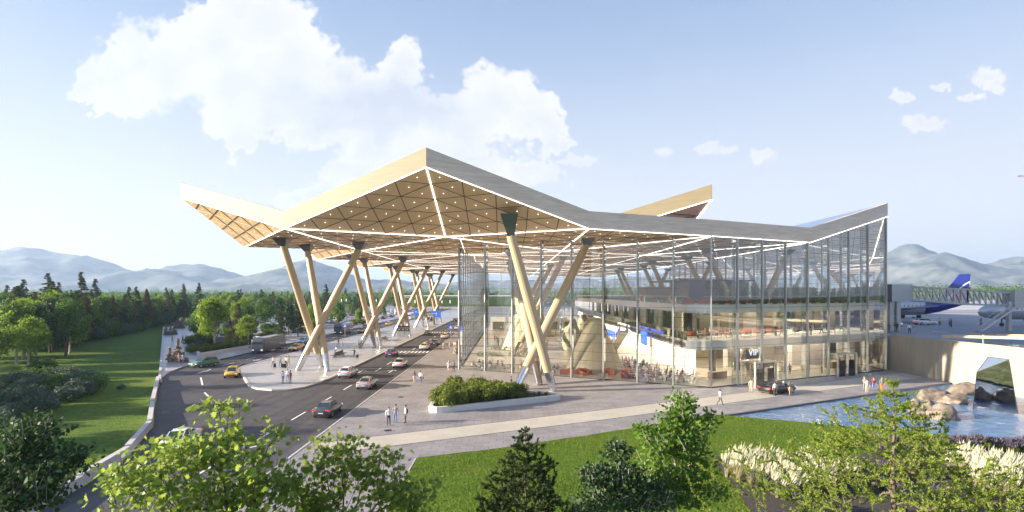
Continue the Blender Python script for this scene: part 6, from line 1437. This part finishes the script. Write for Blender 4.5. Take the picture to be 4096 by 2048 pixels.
tpz=table_proto(); cpw=chair_proto(M_chw); cpd=chair_proto(M_chd); rt=random.Random(4)
def seat_group(x,y,z,where,n=3,cp=None,occ=.75):
    t=place(tpz,(x,y,z),0,'round cafe table '+where,'cafe tables'); t['category']='table'
    a0=rt.uniform(0,6.28)
    for i in range(n):
        a=a0+i*6.283/n; cx_,cy_=x+math.cos(a)*.95,y+math.sin(a)*.95; rz=a+math.pi/2
        c=place(cp or cpw,(cx_,cy_,z),rz,('dark' if cp is cpd else 'white')+' chair at a cafe table '+where,'cafe chairs'); c['category']='chair'
        if rt.random()<occ:
            tc_,bc=rt.choice(['white','pale blue','grey','navy','red','beige','black','pink']),rt.choice(['navy','black','grey','tan']); person('sit',tc_,bc,(cx_-math.cos(a)*.05,cy_-math.sin(a)*.05,z),rz,'person in %s seated at a cafe table %s'%(tc_,where),skin=rt.choice([0,1]),hair=rt.choice([0,1,2]),longh=rt.random()<.4,group='guests at the cafe tables')
for x,y in ((-5.2,91.9),(-2.9,91.3),(-.4,90.4),(2.5,89),(6.7,86.5),(5.2,90.5)): seat_group(x,y,.135,'behind the left glass',3)
for x,y in ((17.6,80.2),(19.6,78.9),(21.6,78.3),(23.3,77.4),(18.6,82.6),(21,81.5),(23.4,80.4),(17.9,86),(20.6,85.6),(23,84.4),(19.4,89.2),(22.5,88.3),(18.2,92.5),(21.6,92.4),(24.6,77.0),(25.8,80.8),(17,96.5),(20.5,97)): seat_group(x,y,.135,'left of the glass corner',3 if y<90 else 4)
for x,y in ((27.4,79.6),(29.8,80.8),(32.4,82),(35.2,83.4),(38,84.8),(41.5,86.4),(45,88.5),(28.5,83.5),(31.5,85),(34.5,86.6)): seat_group(x,y,5.955,'on the middle gallery',3,cpd,.6)
for d_ in (tpz,cpw,cpd): drop(d_)
# sofas
def sofa(x,y,z,rz,m_,lab,w_=1.0,grp=None,cat='armchair'):
    e=empty('armchair' if w_<1.5 else 'sofa',(x,y,z),rz,lab,cat,grp); MB().box((0,.02,.25),(w_,.8,.34)).build('seat',m_,e); MB().box((0,-.36,.5),(w_,.16,.66),taper=.94).build('backrest',m_,e)
    for s_ in (-1,1): MB().box((s_*(w_/2-.07),.06,.36),(.14,.74,.5)).build('armrest',m_,e)
M_or=mat('orange_fabric',(.55,.11,.03),.8,var=.08); M_rd=mat('red_fabric',(.33,.035,.025),.8,var=.08)
for i,(px,py,l_) in enumerate(((2256,1497,'leftmost orange armchair near the glass front'),(2284,1490,'orange armchair beside the leftmost one'),(2318,1495,'orange armchair facing the cone pavilion'),(2338,1500,'front orange armchair of the middle group'),(2352,1494,'orange armchair right in the middle group'),(2425,1492,'orange armchair half behind the mullion'),(2450,1504,'lone orange armchair in front of the cone'),(2500,1498,'orange armchair at the back of the right group'),(2504,1513,'left front orange armchair of the right group'),(2536,1510,'right front orange armchair of the right group'),(2520,1500,'orange armchair in the middle of the right group'))):
    v=G(px,py,.135); sofa(v.x,v.y,.135,R(i*70),M_or,l_,1.2,'orange armchairs on the hall floor')
for i in range(15):
    x=24.9+i*2.25; y=77.4+(x-26.3)*.49+rt.uniform(.2,1.2); sofa(x,y,10.905,R(150+rt.uniform(-60,60)),M_rd,'red armchair of the upper lounge '+('near the glass corner' if i<5 else 'before the grey lounge wall' if i<9 else 'near the airfield end'),1.5 if i%3==0 else 1.25,'red armchairs of the upper lounge')
for i in range(9):
    x=27.3+i*2.1; y=80.5+(x-26.3)*.49+2.5; sofa(x,y,5.955,R(rt.uniform(0,360)),M_or,'orange armchair on the middle gallery '+('near the corner' if i<4 else 'farther right'),1.3,'orange armchairs of the gallery')
# plants on the upper floor
up=[shrub_proto('potted_tree',120+i,'mid',.62,3.0,900,.2) for i in range(2)]
for k_ in up:
    MB().tube((0,0,0),(0,0,.5),.3,.38,12).build('pot',M_dark,k_)
for i in range(16):
    x=29.5+i*1.95; y=75.4+(x-26.3)*.4925+.2 if 0 else CC.y+(x-CC.x)*.4838+3.4; c=place(up[i%2],(x,y,10.9),rt.uniform(0,6),'slim potted tree along the glass on the upper floor '+('near the lounge' if i<7 else 'near the airfield corner'),'potted trees on the upper floor',(1,1,rt.uniform(.75,1.1))); c['category']='potted tree'
for k_ in up: drop(k_)
# standing visitors
for i in range(-30,26):
    if i<0: x,y=rt.uniform(-4,20),rt.uniform(125,185); z=.135; w_='in the busy back of the hall'
    elif i<10: x,y=rt.uniform(-5,20),rt.uniform(94,130); z=.135; w_='walking across the hall floor'
    elif i<18: x,y=rt.uniform(40,57),0; y=CC.y+(x-CC.x)*.4838+rt.uniform(3.4,8); z=5.955; w_='standing on the middle gallery near the airfield'
    else: x,y=rt.uniform(28,57),0; y=CC.y+(x-CC.x)*.4838+rt.uniform(2.5,7); z=.135; w_='standing on the ground floor behind the lobby glass'
    t_=rt.choice(['white','navy','grey','black','beige','pale blue','red','tan']); person(rt.choice(['stand','walk','phone']),t_,rt.choice(['navy','black','grey','tan']),(x,y,z),rt.uniform(0,6.28),'person in %s %s'%(t_,w_),skin=rt.choice([0,1]),hair=rt.choice([0,1]),longh=rt.random()<.4,group='visitors in the terminal')
# ============================================================ HAZE
mh=bpy.data.materials.new('haze_air'); mh.use_nodes=True; nt=mh.node_tree; nt.nodes.clear(); T=NT(nt)
pv_=T.n('ShaderNodeVolumePrincipled',{'Color':(.50,.70,1,1),'Density':HAZE,'Anisotropy':.2}); T.n('ShaderNodeOutputMaterial',{'Volume':pv_.outputs[0]})
MB().box((0,4500,165),(21000,10000,420)).build('haze',mh,kind='stuff',label='pale blue haze over the valley and far mountains',cat='haze')
